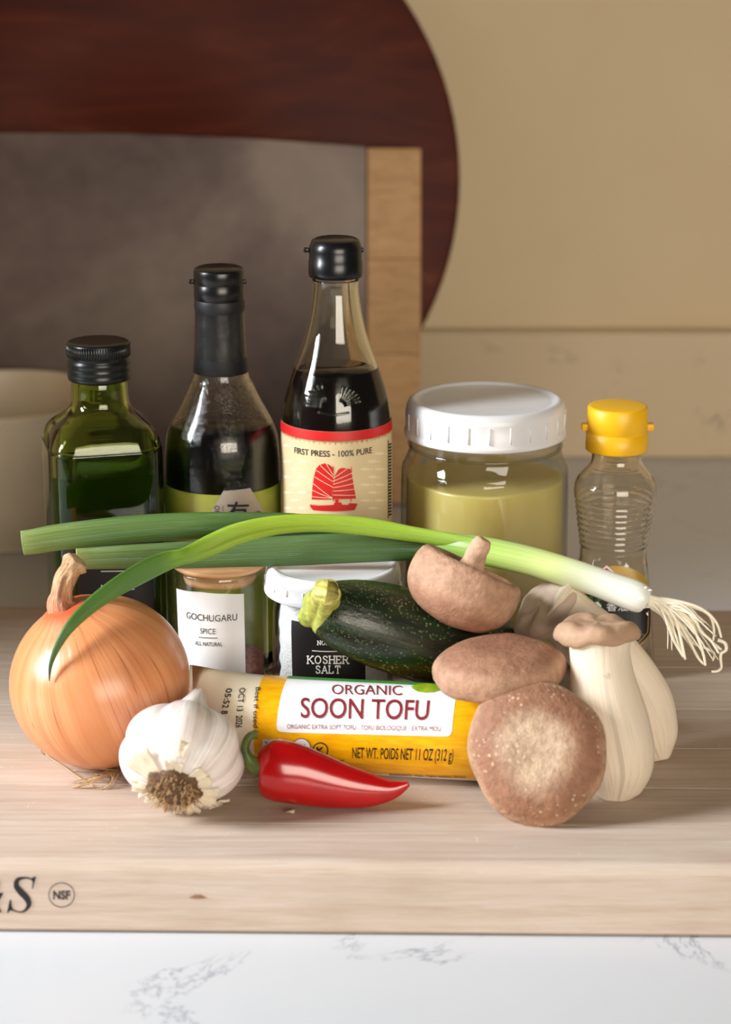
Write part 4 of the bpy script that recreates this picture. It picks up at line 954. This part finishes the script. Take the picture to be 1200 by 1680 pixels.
lc = [(560, 868, 1.128, 10, .6), (500, 861, 1.130, 18, .5), (440, 860, 1.131, 20, .45), (380, 861, 1.131, 21.5, .42), (300, 864, 1.130, 23.5, .42), (220, 869, 1.128, 24, .42), (140, 877, 1.126, 23.5, .42), (90, 883, 1.125, 22.5, .4), (55, 889, 1.124, 21.5, .38), (37, 891, 1.124, 21, .36)]
V, Fc, U = path(lc, lobes=lambda a, t: 1+.03*math.sin(3*a+4*t)); obj('leaf', V, Fc, 'leaf_c', sn, uv=U)
lb = [(790, 893, 1.097, 10, .7), (740, 886, 1.103, 12, .6), (680, 877, 1.108, 13.5, .5), (600, 864, 1.111, 16, .42), (520, 858, 1.111, 15.5, .4), (450, 862, 1.109, 17, .38), (390, 876, 1.105, 19, .36), (345, 895, 1.100, 19, .36), (315, 908, 1.094, 16, .4), (296, 914, 1.089, 14, .5), (272, 921, 1.084, 17, .42), (235, 938, 1.070, 19, .36), (190, 964, 1.052, 17, .36), (150, 993, 1.040, 14.5, .36), (115, 1028, 1.030, 11, .4), (94, 1062, 1.0255, 7, .5), (83, 1092, 1.0245, 4, .7), (81, 1117, 1.0240, 1, 1)]
V, Fc, U = path(lb, 6, 20); obj('leaf', V, Fc, 'leaf_b', sn, uv=U)
random.seed(21); parts = []
named = [[(1062, 980), (1090, 990), (1110, 1020), (1118, 1050), (1125, 1082)], [(1064, 990), (1085, 1005), (1102, 1030), (1115, 1055), (1124, 1080)],
         [(1064, 978), (1100, 986), (1140, 996), (1165, 1010), (1172, 1035), (1170, 1052)], [(1064, 980), (1105, 985), (1150, 998), (1175, 1020), (1184, 1046)],
         [(1064, 984), (1100, 998), (1130, 1020), (1145, 1045), (1155, 1075), (1158, 1092)], [(1064, 986), (1095, 1010), (1120, 1040), (1140, 1068), (1150, 1085)],
         [(1064, 988), (1095, 1000), (1120, 1020), (1135, 1052), (1160, 1064), (1172, 1072), (1170, 1084)], [(1178, 1050), (1190, 1055), (1192, 1066), (1184, 1072), (1183, 1082), (1184, 1095), (1178, 1101), (1168, 1102)],
         [(1064, 982), (1110, 1000), (1140, 1022), (1160, 1045), (1184, 1066)], [(1064, 985), (1090, 1012), (1106, 1050), (1122, 1078)],
         [(1066, 978), (1110, 992), (1138, 1010), (1150, 1035), (1168, 1052), (1180, 1072)], [(1064, 984), (1108, 1015), (1128, 1045), (1145, 1078), (1156, 1090)]]
for P in named:
    dy = random.uniform(-.006, .004); n = len(P)
    parts.append(sweep([(PY(x, y, 1.068+dy*i/n), .00105*(1-.45*i/n), .00105*(1-.45*i/n)) for i, (x, y) in enumerate(P)], 5, 7)[:2])
for i in range(22):
    e = (random.uniform(1095, 1180), random.uniform(1020, 1085)); m = ((1064+e[0])/2+random.uniform(0, 14), (985+e[1])/2-random.uniform(5, 18)); dy = random.uniform(-.008, .008)
    parts.append(sweep([(PY(1060+random.uniform(-2, 4), 984+random.uniform(-12, 12), 1.069), .0006, .0006), (PY(*m, 1.068+dy*.5), .0005, .0005), (PY(*e, 1.068+dy), .0003, .0003)], 6, 6)[:2])
for i in range(10):
    x, y = 1060+random.uniform(-4, 4), 985+random.uniform(-22, 22); parts.append(sweep([(PY(x, y, 1.067), .0006, .0006), (PY(x+random.uniform(-4, 14), y+random.uniform(-6, 8), 1.066), .0004, .0004)], 3, 6)[:2])
obj('roots', *merge(parts), 'root_white', sn, kind='stuff')

# ------------------------------------------------------------------ crumb
p = PZ(476, 1334, .0002); V = []
for i in range(4):
    for j in range(3): V.append(p+Vector((-.002+i*.0013+.0004*j, (j-1)*.0012*(1+.4*i % 2), .0006+.0008*abs(math.sin(i*1.9+j)))))
o = obj('skin_flake', V, [(i*3+j, i*3+j+1, (i+1)*3+j+1, (i+1)*3+j) for i in range(3) for j in range(2)], 'garlic_paper')
o['label'] = 'tiny dry papery flake on the board in front of the red pepper'; o['category'] = 'flake'
m = o.modifiers.new('solid', 'SOLIDIFY'); m.thickness = .0003
